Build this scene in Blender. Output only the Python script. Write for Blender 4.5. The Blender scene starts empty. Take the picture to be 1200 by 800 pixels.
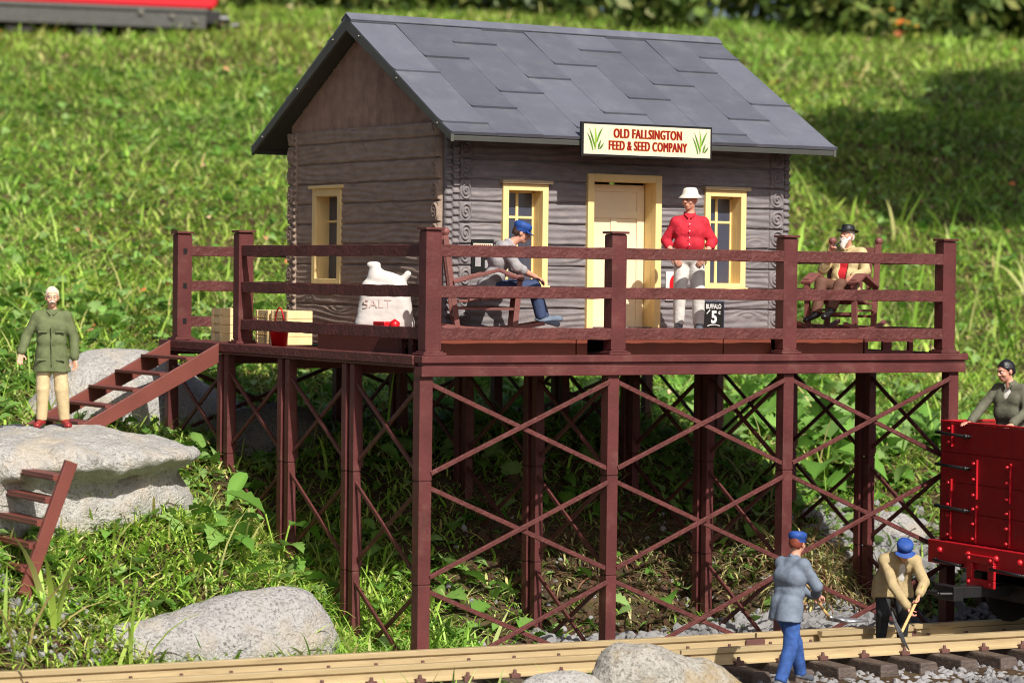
import bpy, math, random
import numpy as np
from mathutils import Vector, Matrix
R = math.radians
PI = math.pi
rng = np.random.default_rng(7)
random.seed(7)

# ------------------------------------------------------------------ camera, world, sun, exposure
S = bpy.context.scene
col = S.collection
YAW, PITCH, ROLL = 0.5424804, -0.0237773, 0.0126229
CAM = Vector((-16.16782, -28.6996, 0.96008))
FPX = 3278.8257
fwd = Vector((math.sin(YAW)*math.cos(PITCH), math.cos(YAW)*math.cos(PITCH), math.sin(PITCH)))
r0 = Vector((math.cos(YAW), -math.sin(YAW), 0)); u0 = r0.cross(fwd)
rr = math.cos(ROLL)*r0 + math.sin(ROLL)*u0
uu = -math.sin(ROLL)*r0 + math.cos(ROLL)*u0
cd = bpy.data.cameras.new('camera'); cam = bpy.data.objects.new('camera', cd); col.objects.link(cam)
M = Matrix((rr, uu, -fwd)).transposed().to_4x4(); M.translation = CAM
cam.matrix_world = M
cd.sensor_fit = 'HORIZONTAL'; cd.sensor_width = 36.0; cd.lens = FPX/1200*36
cd.clip_start = 0.5; cd.clip_end = 3000
cd.dof.use_dof = True; cd.dof.focus_distance = 35.0; cd.dof.aperture_fstop = (cd.lens/1000)/0.115
S.camera = cam

SUN_EL = R(42); SUN_AZ = PI + 0.10          # sun stands in front of the porch
W = bpy.data.worlds.new('World'); S.world = W; W.use_nodes = True
nt = W.node_tree; bg = nt.nodes['Background']
sky = nt.nodes.new('ShaderNodeTexSky'); sky.sky_type = 'NISHITA'; sky.sun_disc = False
sky.sun_elevation = SUN_EL; sky.sun_rotation = SUN_AZ; sky.air_density = 0.7; sky.dust_density = 3.0; sky.ozone_density = 0.2
nt.links.new(sky.outputs[0], bg.inputs[0]); bg.inputs[1].default_value = 0.078
sd = bpy.data.lights.new('sun', 'SUN'); sun = bpy.data.objects.new('sun', sd); col.objects.link(sun)
sd.energy = 4.7; sd.angle = R(0.53); sd.color = (1.0, 0.95, 0.86)
sdir = Vector((math.sin(SUN_AZ)*math.cos(SUN_EL), math.cos(SUN_AZ)*math.cos(SUN_EL), math.sin(SUN_EL)))
sun.rotation_euler = sdir.to_track_quat('Z', 'Y').to_euler(); sun.location = (0, -40, 60)
S.view_settings.view_transform = 'Standard'; S.view_settings.look = 'None'
S.view_settings.exposure = 0.3; S.view_settings.gamma = 1.0
S.cycles.filter_width = 1.05
S.render.resolution_x = 1024; S.render.resolution_y = 682

# ------------------------------------------------------------------ materials
def srgb(r, g, b):
    f = lambda c: ((c/255)/12.92 if c/255 <= 0.04045 else ((c/255+0.055)/1.055)**2.4)
    return (f(r), f(g), f(b), 1)
MATS = {}
def mat(name, c, rough=0.6, spec=0.4, var=0.12, vscale=6.0, bump=0.0, bscale=30.0, stretch=(1,1,1), metal=0.0, c2=None, c2scale=3.0, c2lo=0.5, c2hi=0.65, trans=0.0, dist=0.01):
    m = bpy.data.materials.new(name); m.use_nodes = True; MATS[name] = m
    n = m.node_tree; L = n.links; p = n.nodes['Principled BSDF']
    p.inputs['Roughness'].default_value = rough; p.inputs['Specular IOR Level'].default_value = spec
    p.inputs['Metallic'].default_value = metal
    tc = n.nodes.new('ShaderNodeTexCoord'); mp = n.nodes.new('ShaderNodeMapping'); mp.inputs['Scale'].default_value = stretch
    L.new(tc.outputs['Object'], mp.inputs[0])
    nz = n.nodes.new('ShaderNodeTexNoise'); nz.inputs['Scale'].default_value = vscale; nz.inputs['Detail'].default_value = 6
    L.new(mp.outputs[0], nz.inputs[0])
    mr = n.nodes.new('ShaderNodeMapRange'); mr.inputs[1].default_value = 0.3; mr.inputs[2].default_value = 0.7
    mr.inputs[3].default_value = 1-var; mr.inputs[4].default_value = 1+var
    L.new(nz.outputs[0], mr.inputs[0])
    base = n.nodes.new('ShaderNodeRGB'); base.outputs[0].default_value = tuple(c[:3])+(1,)
    src = base.outputs[0]
    if c2 is not None:
        n2 = n.nodes.new('ShaderNodeTexNoise'); n2.inputs['Scale'].default_value = c2scale; n2.inputs['Detail'].default_value = 8; n2.inputs['Roughness'].default_value = 0.65
        L.new(mp.outputs[0], n2.inputs[0])
        m2 = n.nodes.new('ShaderNodeMapRange'); m2.inputs[1].default_value = c2lo; m2.inputs[2].default_value = c2hi
        L.new(n2.outputs[0], m2.inputs[0])
        mx2 = n.nodes.new('ShaderNodeMix'); mx2.data_type = 'RGBA'; L.new(m2.outputs[0], mx2.inputs[0]); L.new(src, mx2.inputs[6])
        mx2.inputs[7].default_value = tuple(c2[:3])+(1,); src = mx2.outputs[2]
    vm = n.nodes.new('ShaderNodeVectorMath'); vm.operation = 'SCALE'
    L.new(src, vm.inputs[0]); L.new(mr.outputs[0], vm.inputs['Scale']); L.new(vm.outputs[0], p.inputs['Base Color'])
    if bump:
        n3 = n.nodes.new('ShaderNodeTexNoise'); n3.inputs['Scale'].default_value = bscale; n3.inputs['Detail'].default_value = 5
        L.new(mp.outputs[0], n3.inputs[0])
        b = n.nodes.new('ShaderNodeBump'); b.inputs['Strength'].default_value = bump; b.inputs['Distance'].default_value = dist
        L.new(n3.outputs[0], b.inputs['Height']); L.new(b.outputs[0], p.inputs['Normal'])
    return m
mat('maroon', (0.105, 0.028, 0.027), 0.5, 0.35, 0.22, 2.5, 0.45, 26, c2=(0.165, 0.075, 0.06), c2scale=4, c2lo=0.54, c2hi=0.85)
mat('maroon_rough', (0.105, 0.030, 0.027), 0.55, 0.35, 0.2, 5, 0.9, 20, dist=0.02, c2=(0.17, 0.07, 0.065), c2scale=14, c2lo=0.58, c2hi=0.72)
mat('brick_plastic', (0.20, 0.052, 0.030), 0.5, 0.4, 0.12, 3, 0.25, 30)
mat('stair_plastic', (0.165, 0.046, 0.034), 0.5, 0.4, 0.12, 3, 0.3, 30)
mat('log_bounce_lit', (0.33, 0.245, 0.19), 0.65, 0.3, 0.18, 4, 0.6, 50, stretch=(1,1,3), c2=(0.38, 0.29, 0.23), c2scale=6, c2lo=0.5, c2hi=0.7)  # front log colour lightened and warmed: left wall's bounce light put into colour
mat('log_paint', (0.195, 0.176, 0.184), 0.62, 0.35, 0.18, 4, 0.6, 50, stretch=(1,1,3), c2=(0.245, 0.21, 0.205), c2scale=6, c2lo=0.5, c2hi=0.7)
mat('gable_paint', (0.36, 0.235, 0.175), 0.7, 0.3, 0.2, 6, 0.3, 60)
m = mat('roof_slate', (0.116, 0.122, 0.152), 0.45, 0.45, 0.10, 1.6, 0.2, 90, c2=(0.15, 0.155, 0.18), c2scale=3.5, c2lo=0.5, c2hi=0.75)
_n = m.node_tree; _a = _n.nodes.new('ShaderNodeAttribute'); _a.attribute_name = 'col'; _v = _n.nodes.new('ShaderNodeVectorMath'); _v.operation = 'MULTIPLY'
_p = _n.nodes['Principled BSDF']; _s = _p.inputs['Base Color'].links[0].from_socket; _n.links.new(_s, _v.inputs[0]); _n.links.new(_a.outputs[0], _v.inputs[1]); _n.links.new(_v.outputs[0], _p.inputs['Base Color'])
mat('roof_under', (0.055, 0.057, 0.05), 0.5, 0.4, 0.1, 3, 0.15, 40)
mat('verge', (0.085, 0.088, 0.072), 0.5, 0.4, 0.12, 5, 0.2, 40)
mat('screw', (0.22, 0.21, 0.19), 0.3, 0.5, 0.05, metal=0.8)
mat('cream', (0.84, 0.63, 0.28), 0.5, 0.4, 0.06, 3, 0.1, 40)
mat('door_cream', (0.80, 0.68, 0.46), 0.5, 0.4, 0.05, 3, 0.1, 40)
mat('cap_tan', (0.42, 0.33, 0.20), 0.55, 0.4, 0.1)
mat('glass', (0.05, 0.058, 0.09), 0.08, 0.8, 0.05)
mat('curtain', (0.055, 0.065, 0.11), 0.8, 0.1, 0.15, 6)
mat('sign_black', (0.012, 0.012, 0.012), 0.4)
mat('sign_cream', (0.66, 0.58, 0.455), 0.45, 0.4, 0.03, 4)
mat('sign_red', (0.24, 0.006, 0.010), 0.5, 0.3, 0.05)
mat('sign_gold', (0.72, 0.45, 0.12), 0.5, 0.3, 0.05)
mat('leaf_paint', (0.10, 0.24, 0.025), 0.5, 0.3, 0.4, 9)
mat('leaf_paint_light', (0.26, 0.42, 0.06), 0.5, 0.3, 0.3, 9)
mat('white_paint', (0.72, 0.70, 0.68), 0.5)
mat('red_plastic', (0.62, 0.008, 0.014), 0.35, 0.5, 0.05)
mat('salt_white', (0.60, 0.565, 0.54), 0.65, 0.3, 0.05, 4, 0.3, 12, dist=0.02)
mat('salt_text', (0.52, 0.40, 0.365), 0.7, 0.2, 0.25, 30)
mat('crate_yellow', (0.86, 0.66, 0.34), 0.55, 0.3, 0.12, 6, 0.2, 40)
mat('crate_line', (0.42, 0.24, 0.07), 0.7)
mat('chair_brown', (0.20, 0.072, 0.062), 0.5, 0.4, 0.18, 8, 0.4, 30)
mat('rail_brass', (0.50, 0.385, 0.215), 0.42, 0.45, 0.12, 3, 0.1, 30, stretch=(0.3,1,4), metal=0.15, c2=(0.30,0.20,0.10), c2scale=3.2, c2lo=0.52, c2hi=0.8)
mat('tie_brown', (0.085, 0.062, 0.052), 0.6, 0.35, 0.3, 8, 0.7, 22, stretch=(1,1,2.5), dist=0.02, c2=(0.17,0.14,0.125), c2scale=7, c2lo=0.56, c2hi=0.7)
mat('clip_brown', (0.13, 0.06, 0.05), 0.5)
mat('wagon_red', (0.28, 0.006, 0.009), 0.6, 0.4, 0.16, 3, 0.2, 40, c2=(0.22,0.035,0.03), c2scale=7, c2lo=.56, c2hi=.8)
mat('wagon_bright', (0.46, 0.010, 0.018), 0.38, 0.5, 0.05)
mat('iron_black', (0.012, 0.012, 0.013), 0.4, 0.5)
mat('underframe', (0.03, 0.026, 0.025), 0.6, 0.3, 0.2)
mat('loco_grey', (0.075, 0.075, 0.072), 0.5, 0.4, 0.15)
mat('loco_red', (0.55, 0.008, 0.02), 0.35, 0.5, 0.05)
mat('skin', (0.66, 0.36, 0.24), 0.5, 0.4, 0.08, 12)
mat('skin_pink', (0.62, 0.30, 0.21), 0.5, 0.4, 0.10, 12)
mat('mouth', (0.32, 0.07, 0.05), 0.6)
mat('eye_dark', (0.02, 0.014, 0.012), 0.4)
mat('eye_white', (0.6, 0.55, 0.5), 0.4)
mat('hair_white', (0.72, 0.62, 0.45), 0.7, 0.3, 0.1, 20, 0.8, 60)
mat('beard_white', (0.74, 0.68, 0.62), 0.7, 0.3, 0.1, 20, 0.8, 60)
mat('hair_black', (0.012, 0.011, 0.013), 0.35, 0.6, 0.1, 20, 0.8, 60)
mat('hair_brown', (0.05, 0.022, 0.014), 0.6, 0.4, 0.1, 20, 0.8, 60)
mat('hair_red', (0.20, 0.04, 0.02), 0.6, 0.4, 0.1, 20, 0.8, 60)
def cloth(name, c, var=0.12): return mat(name, c, 0.75, 0.25, var, 14, 0.5, 26, dist=0.012)
cloth('coat_green', (0.125, 0.150, 0.068)); cloth('trouser_beige', (0.58, 0.46, 0.26)); mat('shoe_red', (0.26, 0.02, 0.022), 0.4, 0.5, 0.15, 20)
cloth('shirt_grey', (0.34, 0.32, 0.33)); cloth('jean_dark', (0.045, 0.065, 0.14)); cloth('jean_grey', (0.16, 0.20, 0.27)); mat('cap_blue', (0.022, 0.07, 0.29), 0.6, 0.3, 0.25, 22, 0.4, 60)
cloth('shirt_red', (0.52, 0.022, 0.04), 0.18); cloth('trouser_white', (0.66, 0.63, 0.60)); mat('hat_white', (0.74, 0.69, 0.58), 0.7, 0.3, 0.06)
cloth('coat_yellow', (0.50, 0.40, 0.21)); cloth('vest_red', (0.50, 0.02, 0.03)); cloth('trouser_brown', (0.14, 0.065, 0.045)); mat('shoe_black', (0.012, 0.012, 0.012), 0.35, 0.5); mat('hat_black', (0.014, 0.014, 0.016), 0.5, 0.4, 0.2, 20)
cloth('jacket_grey', (0.165, 0.20, 0.26)); cloth('trouser_blue', (0.036, 0.090, 0.29), 0.3); cloth('jacket_tan', (0.40, 0.31, 0.165)); cloth('trouser_black', (0.028, 0.030, 0.032), 0.3)
cloth('jacket_olive', (0.125, 0.125, 0.088)); cloth('shirt_white', (0.6, 0.58, 0.55)); cloth('shirt_blue', (0.03, 0.09, 0.32)); mat('shoe_grey', (0.09, 0.10, 0.12), 0.5)
mat('tool_wood', (0.62, 0.40, 0.15), 0.5, 0.4, 0.15, 9, stretch=(1,1,6))
mat('tool_metal', (0.42, 0.43, 0.45), 0.35, 0.5, 0.15, 14, metal=0.7)
mat('tool_dark', (0.10, 0.10, 0.11), 0.35, 0.5, 0.3, 14, metal=0.6)
mat('granite', (0.42, 0.39, 0.37), 0.85, 0.2, 0.22, 5, 0.9, 16, dist=0.05, c2=(0.20,0.185,0.175), c2scale=11, c2lo=0.52, c2hi=0.60)
mat('granite_pale', (0.47, 0.43, 0.385), 0.85, 0.2, 0.14, 3, 0.8, 14, dist=0.04, c2=(0.40,0.36,0.31), c2scale=9, c2lo=0.54, c2hi=0.66)
mat('granite_dark', (0.33, 0.31, 0.29), 0.85, 0.2, 0.25, 3, 0.9, 12, dist=0.05, c2=(0.12,0.11,0.09), c2scale=6, c2lo=0.50, c2hi=0.62)
mat('granite_ochre', (0.46, 0.42, 0.36), 0.85, 0.2, 0.18, 4, 0.9, 12, dist=0.05, c2=(0.48,0.33,0.13), c2scale=2.2, c2lo=0.52, c2hi=0.66)
mat('gravel', (0.25, 0.245, 0.25), 0.85, 0.2, 0.3, 1.5, 0.5, 30)
mat('bark', (0.10, 0.07, 0.05), 0.9, 0.1, 0.3, 4, 1, 10)

def rockmat(name, c, cd, cw, fine=34.0, coarse=5.0, ochre=None):
    m = bpy.data.materials.new(name); m.use_nodes = True; MATS[name] = m; n = m.node_tree; L = n.links; p = n.nodes['Principled BSDF']
    p.inputs['Roughness'].default_value = .9; p.inputs['Specular IOR Level'].default_value = .15
    tc = n.nodes.new('ShaderNodeTexCoord'); src = None
    def noise(sc, det=6, ro=.6):
        q = n.nodes.new('ShaderNodeTexNoise'); q.inputs['Scale'].default_value = sc; q.inputs['Detail'].default_value = det; q.inputs['Roughness'].default_value = ro; L.new(tc.outputs['Object'], q.inputs[0]); return q.outputs[0]
    def mixc(a, b, fac, lo, hi):
        r_ = n.nodes.new('ShaderNodeMapRange'); r_.inputs[1].default_value = lo; r_.inputs[2].default_value = hi; L.new(fac, r_.inputs[0])
        x = n.nodes.new('ShaderNodeMix'); x.data_type = 'RGBA'; L.new(r_.outputs[0], x.inputs[0])
        for k, v in ((6, a), (7, b)):
            if isinstance(v, tuple): x.inputs[k].default_value = v+(1,)
            else: L.new(v, x.inputs[k])
        return x.outputs[2]
    f1 = noise(fine, 4, .7); f2 = noise(coarse, 8, .7); f3 = noise(fine*2.3, 3, .6); f4 = noise(1.6, 6, .6)
    s = mixc(c, cd, f1, .50, .62); s = mixc(s, cw, f3, .55, .68); s = mixc(s, tuple(v*.62 for v in c), f2, .50, .72)
    s = mixc(s, ochre or tuple((c[0]*1.05, c[1]*.95, c[2]*.8)), f4, .50, .70); L.new(s, p.inputs['Base Color'])
    a = n.nodes.new('ShaderNodeMath'); a.operation = 'MULTIPLY_ADD'; L.new(f1, a.inputs[0]); a.inputs[1].default_value = .35; L.new(f2, a.inputs[2])
    b = n.nodes.new('ShaderNodeBump'); b.inputs['Strength'].default_value = 1.0; b.inputs['Distance'].default_value = .13; L.new(a.outputs[0], b.inputs['Height']); L.new(b.outputs[0], p.inputs['Normal'])
rockmat('granite', (.58,.56,.55), (.22,.21,.205), (.60,.57,.55), 26, 6)
rockmat('granite_pale', (.62,.60,.57), (.33,.31,.29), (.72,.70,.68), 28, 5)
rockmat('granite_dark', (.26,.245,.22), (.10,.095,.08), (.40,.38,.35), 26, 4)
rockmat('granite_ochre', (.56,.53,.48), (.22,.20,.16), (.55,.52,.46), 24, 4, (.46,.33,.15))
def attr_leaf(name, rough=0.5, trans=0.35, spec=0.3):
    m = bpy.data.materials.new(name); m.use_nodes = True; MATS[name] = m
    n = m.node_tree; L = n.links; p = n.nodes['Principled BSDF']; out = n.nodes['Material Output']
    a = n.nodes.new('ShaderNodeAttribute'); a.attribute_name = 'col'
    L.new(a.outputs[0], p.inputs['Base Color']); p.inputs['Roughness'].default_value = rough; p.inputs['Specular IOR Level'].default_value = spec
    t = n.nodes.new('ShaderNodeBsdfTranslucent'); L.new(a.outputs[0], t.inputs[0])
    mx = n.nodes.new('ShaderNodeMixShader'); mx.inputs[0].default_value = trans
    L.new(p.outputs[0], mx.inputs[1]); L.new(t.outputs[0], mx.inputs[2]); L.new(mx.outputs[0], out.inputs[0])
    return m
attr_leaf('grass_blade'); attr_leaf('broad_leaf', 0.45, 0.3); attr_leaf('dry_leaf', 0.8, 0.15, 0.1)

# ------------------------------------------------------------------ object helpers
def obj_from(name, V, F, m, parent=None, smooth=False, bevel=0.0, attrs=None, mats=None, mi=None):
    me = bpy.data.meshes.new(name); me.from_pydata([tuple(v) for v in V], [], [tuple(f) for f in F]); me.update()
    if mats:
        for x in mats: me.materials.append(MATS[x])
        if mi is not None: me.polygons.foreach_set('material_index', np.array(mi, dtype=np.int32))
    else: me.materials.append(MATS[m])
    if smooth: me.polygons.foreach_set('use_smooth', np.ones(len(me.polygons), dtype=bool))
    o = bpy.data.objects.new(name, me); col.objects.link(o)
    if parent is not None: o.parent = parent
    if bevel:
        b = o.modifiers.new('bevel', 'BEVEL'); b.width = bevel; b.segments = 2; b.limit_method = 'ANGLE'; b.angle_limit = R(40)
    return o
def fast_mesh(name, V, Fq, m, parent=None, colattr=None, smooth=True):
    """V (n,3) array, Fq (k,4 or 3) int array -> object; optional per-vertex colours"""
    V = np.asarray(V, dtype=np.float32); Fq = np.asarray(Fq, dtype=np.int32); k = Fq.shape[1]
    me = bpy.data.meshes.new(name); me.vertices.add(len(V)); me.vertices.foreach_set('co', V.ravel())
    me.loops.add(Fq.size); me.loops.foreach_set('vertex_index', Fq.ravel())
    me.polygons.add(len(Fq)); me.polygons.foreach_set('loop_start', np.arange(len(Fq), dtype=np.int32)*k)
    me.polygons.foreach_set('loop_total', np.full(len(Fq), k, dtype=np.int32))
    me.update(calc_edges=True); me.validate()
    me.polygons.foreach_set('use_smooth', np.full(len(me.polygons), smooth, dtype=bool))
    if colattr is not None:
        a = me.color_attributes.new('col', 'FLOAT_COLOR', 'POINT')
        c = np.ones((len(V), 4), dtype=np.float32); c[:, :3] = colattr; a.data.foreach_set('color', c.ravel())
    me.materials.append(MATS[m])
    o = bpy.data.objects.new(name, me); col.objects.link(o)
    if parent is not None: o.parent = parent
    return o
def thing(name, label, cat, loc=(0, 0, 0), rz=0.0, group=None, parent=None):
    o = bpy.data.objects.new(name, None); o.empty_display_size = 0.2; col.objects.link(o)
    o.location = loc; o.rotation_euler = (0, 0, rz); o['label'] = label; o['category'] = cat
    if group: o['group'] = group
    return o
def tag(o, label, cat, group=None, kind=None):
    o['label'] = label; o['category'] = cat
    if group: o['group'] = group
    if kind: o['kind'] = kind
    return o
class MB:
    def __init__(s): s.V = []; s.F = []; s.mi = []; s.cur = 0
    def add(s, V, F):
        n = len(s.V); s.V += [Vector(v) for v in V]; s.F += [[i+n for i in f] for f in F]; s.mi += [s.cur]*len(F); return s
    def box(s, lo, hi):
        x0, y0, z0 = lo; x1, y1, z1 = hi
        V = [(x0,y0,z0),(x1,y0,z0),(x1,y1,z0),(x0,y1,z0),(x0,y0,z1),(x1,y0,z1),(x1,y1,z1),(x0,y1,z1)]
        return s.add(V, [(0,3,2,1),(4,5,6,7),(0,1,5,4),(1,2,6,5),(2,3,7,6),(3,0,4,7)])
    def bar(s, p0, p1, w, h, up=(0,0,1), w1=None, h1=None):
        p0 = Vector(p0); p1 = Vector(p1); d = (p1-p0).normalized(); up = Vector(up)
        if abs(d.dot(up)) > 0.99: up = Vector((0,1,0))
        a = d.cross(up).normalized(); b = a.cross(d).normalized(); V = []
        for p, ww, hh in ((p0, w, h), (p1, w1 or w, h1 or h)):
            for sx, sy in ((-1,-1),(1,-1),(1,1),(-1,1)): V.append(p+a*sx*ww/2+b*sy*hh/2)
        return s.add(V, [(0,1,2,3),(7,6,5,4),(0,4,5,1),(1,5,6,2),(2,6,7,3),(3,7,4,0)])
    def cyl(s, p0, p1, ra, rb=None, n=12):
        p0 = Vector(p0); p1 = Vector(p1); rb = ra if rb is None else rb; d = (p1-p0).normalized()
        up = Vector((0,0,1)) if abs(d.z) < 0.9 else Vector((1,0,0)); a = d.cross(up).normalized(); b = a.cross(d)
        V = []
        for p, r_ in ((p0, ra), (p1, rb)):
            for i in range(n): t = 2*PI*i/n; V.append(p+a*math.cos(t)*r_+b*math.sin(t)*r_)
        F = [(i, (i+1) % n, n+(i+1) % n, n+i) for i in range(n)]+[list(range(n))[::-1], list(range(n, 2*n))]
        return s.add(V, F)
    def ball(s, c, r, n=8, sc=(1,1,1)):
        c = Vector(c); V = [c+Vector((0,0,r*sc[2]))]; F = []
        for i in range(1, n):
            for j in range(2*n):
                t = PI*i/n; q = PI*j/n; V.append(c+Vector((r*sc[0]*math.sin(t)*math.cos(q), r*sc[1]*math.sin(t)*math.sin(q), r*sc[2]*math.cos(t))))
        V.append(c-Vector((0,0,r*sc[2]))); m = 2*n
        for j in range(m):
            F.append((0, 1+j, 1+(j+1) % m)); F.append((len(V)-1, 1+(n-2)*m+(j+1) % m, 1+(n-2)*m+j))
        for i in range(n-2):
            for j in range(m): F.append((1+i*m+j, 1+(i+1)*m+j, 1+(i+1)*m+(j+1) % m, 1+i*m+(j+1) % m))
        return s.add(V, F)
    def tube(s, pts, r, n=8):
        for a, b in zip(pts[:-1], pts[1:]): s.cyl(a, b, r, r, n)
        return s
    def lathe(s, c, prof, n=20):
        V = []; F = []; m = len(prof)
        for k in range(n):
            t = 2*PI*k/n
            for (r_, z) in prof: V.append(Vector(c)+Vector((r_*math.cos(t), r_*math.sin(t), z)))
        for k in range(n):
            for i in range(m-1): a = k*m+i; b = ((k+1) % n)*m+i; F.append((a, b, b+1, a+1))
        return s.add(V, F)
    def prism(s, poly, d):
        n = len(poly); d = Vector(d); V = [Vector(p) for p in poly]+[Vector(p)+d for p in poly]
        return s.add(V, [list(range(n))[::-1], list(range(n, 2*n))]+[(i, (i+1) % n, n+(i+1) % n, n+i) for i in range(n)])
    def go(s, name, m, parent=None, bevel=0.0, smooth=False, mats=None):
        return obj_from(name, s.V, s.F, m, parent, smooth, bevel, mats=mats, mi=s.mi if mats else None)

# cheap smooth 3-D noise (sum of warped sines), vectorised
def sn(P, f=1.0, seed=0.0):
    x, y, z = P[..., 0]*f, P[..., 1]*f, P[..., 2]*f; s = seed
    a = np.sin(x*1.7+1.3*np.sin(y*1.1+s)+s)*np.cos(y*1.9+1.1*np.sin(z*1.3+s*1.7))
    b = np.sin(z*2.3+1.2*np.sin(x*0.9-s)+2*s)*np.cos(x*1.3-y*0.7+s)
    return 0.5*(a+b)
def fbm(P, f, o=4, seed=0.0):
    v = 0; amp = 1.0
    for i in range(o): v = v+amp*sn(P, f, seed+i*3.7); f *= 2.03; amp *= 0.5
    return v

# ------------------------------------------------------------------ signed-distance modelling (figures, rocks)
class Cap:
    def __init__(s, p0, p1, r0, r1=None):
        s.a = np.array(p0, float); s.b = np.array(p1, float); s.r0 = r0; s.r1 = r0 if r1 is None else r1
    def box(s): r = max(s.r0, s.r1); return np.minimum(s.a, s.b)-r, np.maximum(s.a, s.b)+r
    def d(s, P):
        ab = s.b-s.a; L = ab@ab+1e-12; t = np.clip(((P-s.a)@ab)/L, 0, 1)
        q = P-s.a-t[..., None]*ab; return np.sqrt((q*q).sum(-1))-(s.r0+(s.r1-s.r0)*t)
class Ell:
    def __init__(s, c, r, rot=None):
        s.c = np.array(c, float); s.r = np.array(r, float); s.R = np.eye(3) if rot is None else np.array(rot)
    def box(s): m = s.r.max(); return s.c-m, s.c+m
    def d(s, P):
        q = (P-s.c)@s.R                       # to local axes (columns of R)
        k0 = np.sqrt(((q/s.r)**2).sum(-1)); k1 = np.sqrt(((q/s.r**2)**2).sum(-1))+1e-9
        return k0*(k0-1)/k1
def smin(a, b, k):
    h = np.maximum(k-np.abs(a-b), 0)/k; return np.minimum(a, b)-h*h*k*0.25
def sdf_mesh(groups, vox, amp=0.0, freq=9.0, seed=0.0, extra=None):
    """groups: list of dict(p=[prims], k=blend, cut=[(point, normal)], sub=[prims], kk=blend with the rest)"""
    lo = np.full(3, 1e9); hi = -lo
    for g in groups:
        for p in g['p']: a, b = p.box(); lo = np.minimum(lo, a); hi = np.maximum(hi, b)
    lo -= vox*4; hi += vox*4
    n = np.ceil((hi-lo)/vox).astype(int)+1
    ax = [lo[i]+np.arange(n[i])*vox for i in range(3)]
    D = np.full(n, 0.5)
    def sl(p, m):
        a, b = p.box(); i0 = np.maximum(((a-m-lo)/vox).astype(int), 0); i1 = np.minimum(np.ceil((b+m-lo)/vox).astype(int)+1, n)
        s_ = tuple(slice(i0[i], max(i1[i], i0[i]+1)) for i in range(3))
        P = np.stack(np.meshgrid(*[ax[i][s_[i]] for i in range(3)], indexing='ij'), -1); return s_, P
    for g in groups:
        G = np.full(n, 0.5); k = g.get('k', 0.03)
        for p in g['p']:
            s_, P = sl(p, k+3*vox); G[s_] = smin(G[s_], p.d(P), k)
        for p in g.get('sub', []):
            s_, P = sl(p, 3*vox); G[s_] = np.maximum(G[s_], -p.d(P))
        if g.get('cut'):
            P = np.stack(np.meshgrid(*ax, indexing='ij'), -1)
            for c, nn in g['cut']:
                nn = np.array(nn, float); nn /= np.linalg.norm(nn); G = np.maximum(G, (P-np.array(c, float))@nn)
        D = smin(D, G, g.get('kk', 0.01))
    if amp:
        P = np.stack(np.meshgrid(*ax, indexing='ij'), -1); D = D+amp*fbm(P, freq, 3, seed)
    if extra is not None:
        P = np.stack(np.meshgrid(*ax, indexing='ij'), -1); D = extra(P, D)
    # surface nets
    ins = D < 0
    c = np.zeros(np.array(n)-1, dtype=np.int8)
    acc = np.zeros(tuple(np.array(n)-1)+(3,)); cnt = np.zeros(np.array(n)-1)
    corner = lambda A, i, j, k_: A[i:A.shape[0]-1+i, j:A.shape[1]-1+j, k_:A.shape[2]-1+k_]
    for axis in range(3):
        for a in (0, 1):
            for b in (0, 1):
                o0 = [0, 0, 0]; o1 = [0, 0, 0]; others = [q for q in range(3) if q != axis]
                o0[others[0]] = a; o0[others[1]] = b; o1[others[0]] = a; o1[others[1]] = b; o1[axis] = 1
                d0 = corner(D, *o0); d1 = corner(D, *o1); ch = (d0 < 0) != (d1 < 0)
                t = np.where(ch, d0/np.where(ch, d0-d1, 1), 0)
                v = np.zeros(d0.shape+(3,)); v[..., others[0]] = a; v[..., others[1]] = b; v[..., axis] = t
                acc += np.where(ch[..., None], v, 0); cnt += ch
    act = cnt > 0; idx = -np.ones(cnt.shape, dtype=np.int64); idx[act] = np.arange(act.sum())
    pos = np.argwhere(act); V = lo+(pos+acc[act]/cnt[act][:, None])*vox
    F = []
    for axis in range(3):
        s0 = [slice(None)]*3; s1 = [slice(None)]*3; s0[axis] = slice(0, n[axis]-1); s1[axis] = slice(1, n[axis])
        ch = ins[tuple(s0)] != ins[tuple(s1)]; e = np.argwhere(ch); flip = ins[tuple(s0)][ch]
        u, w = [(1, 2), (2, 0), (0, 1)][axis]
        e = e; ok = (e[:, u] > 0) & (e[:, w] > 0) & (e[:, u] < n[u]-1) & (e[:, w] < n[w]-1); e = e[ok]; flip = flip[ok]
        def at(du, dw):
            q = e.copy(); q[:, u] += du; q[:, w] += dw; return idx[q[:, 0], q[:, 1], q[:, 2]]
        Q = np.stack([at(-1, -1), at(0, -1), at(0, 0), at(-1, 0)], 1)
        Q[~flip] = Q[~flip][:, ::-1]; F.append(Q)
    return V, np.concatenate(F)
def sdf_obj(name, groups, vox, m, parent=None, **k):
    V, F = sdf_mesh(groups, vox, **k); return fast_mesh(name, V, F, m, parent)

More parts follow.
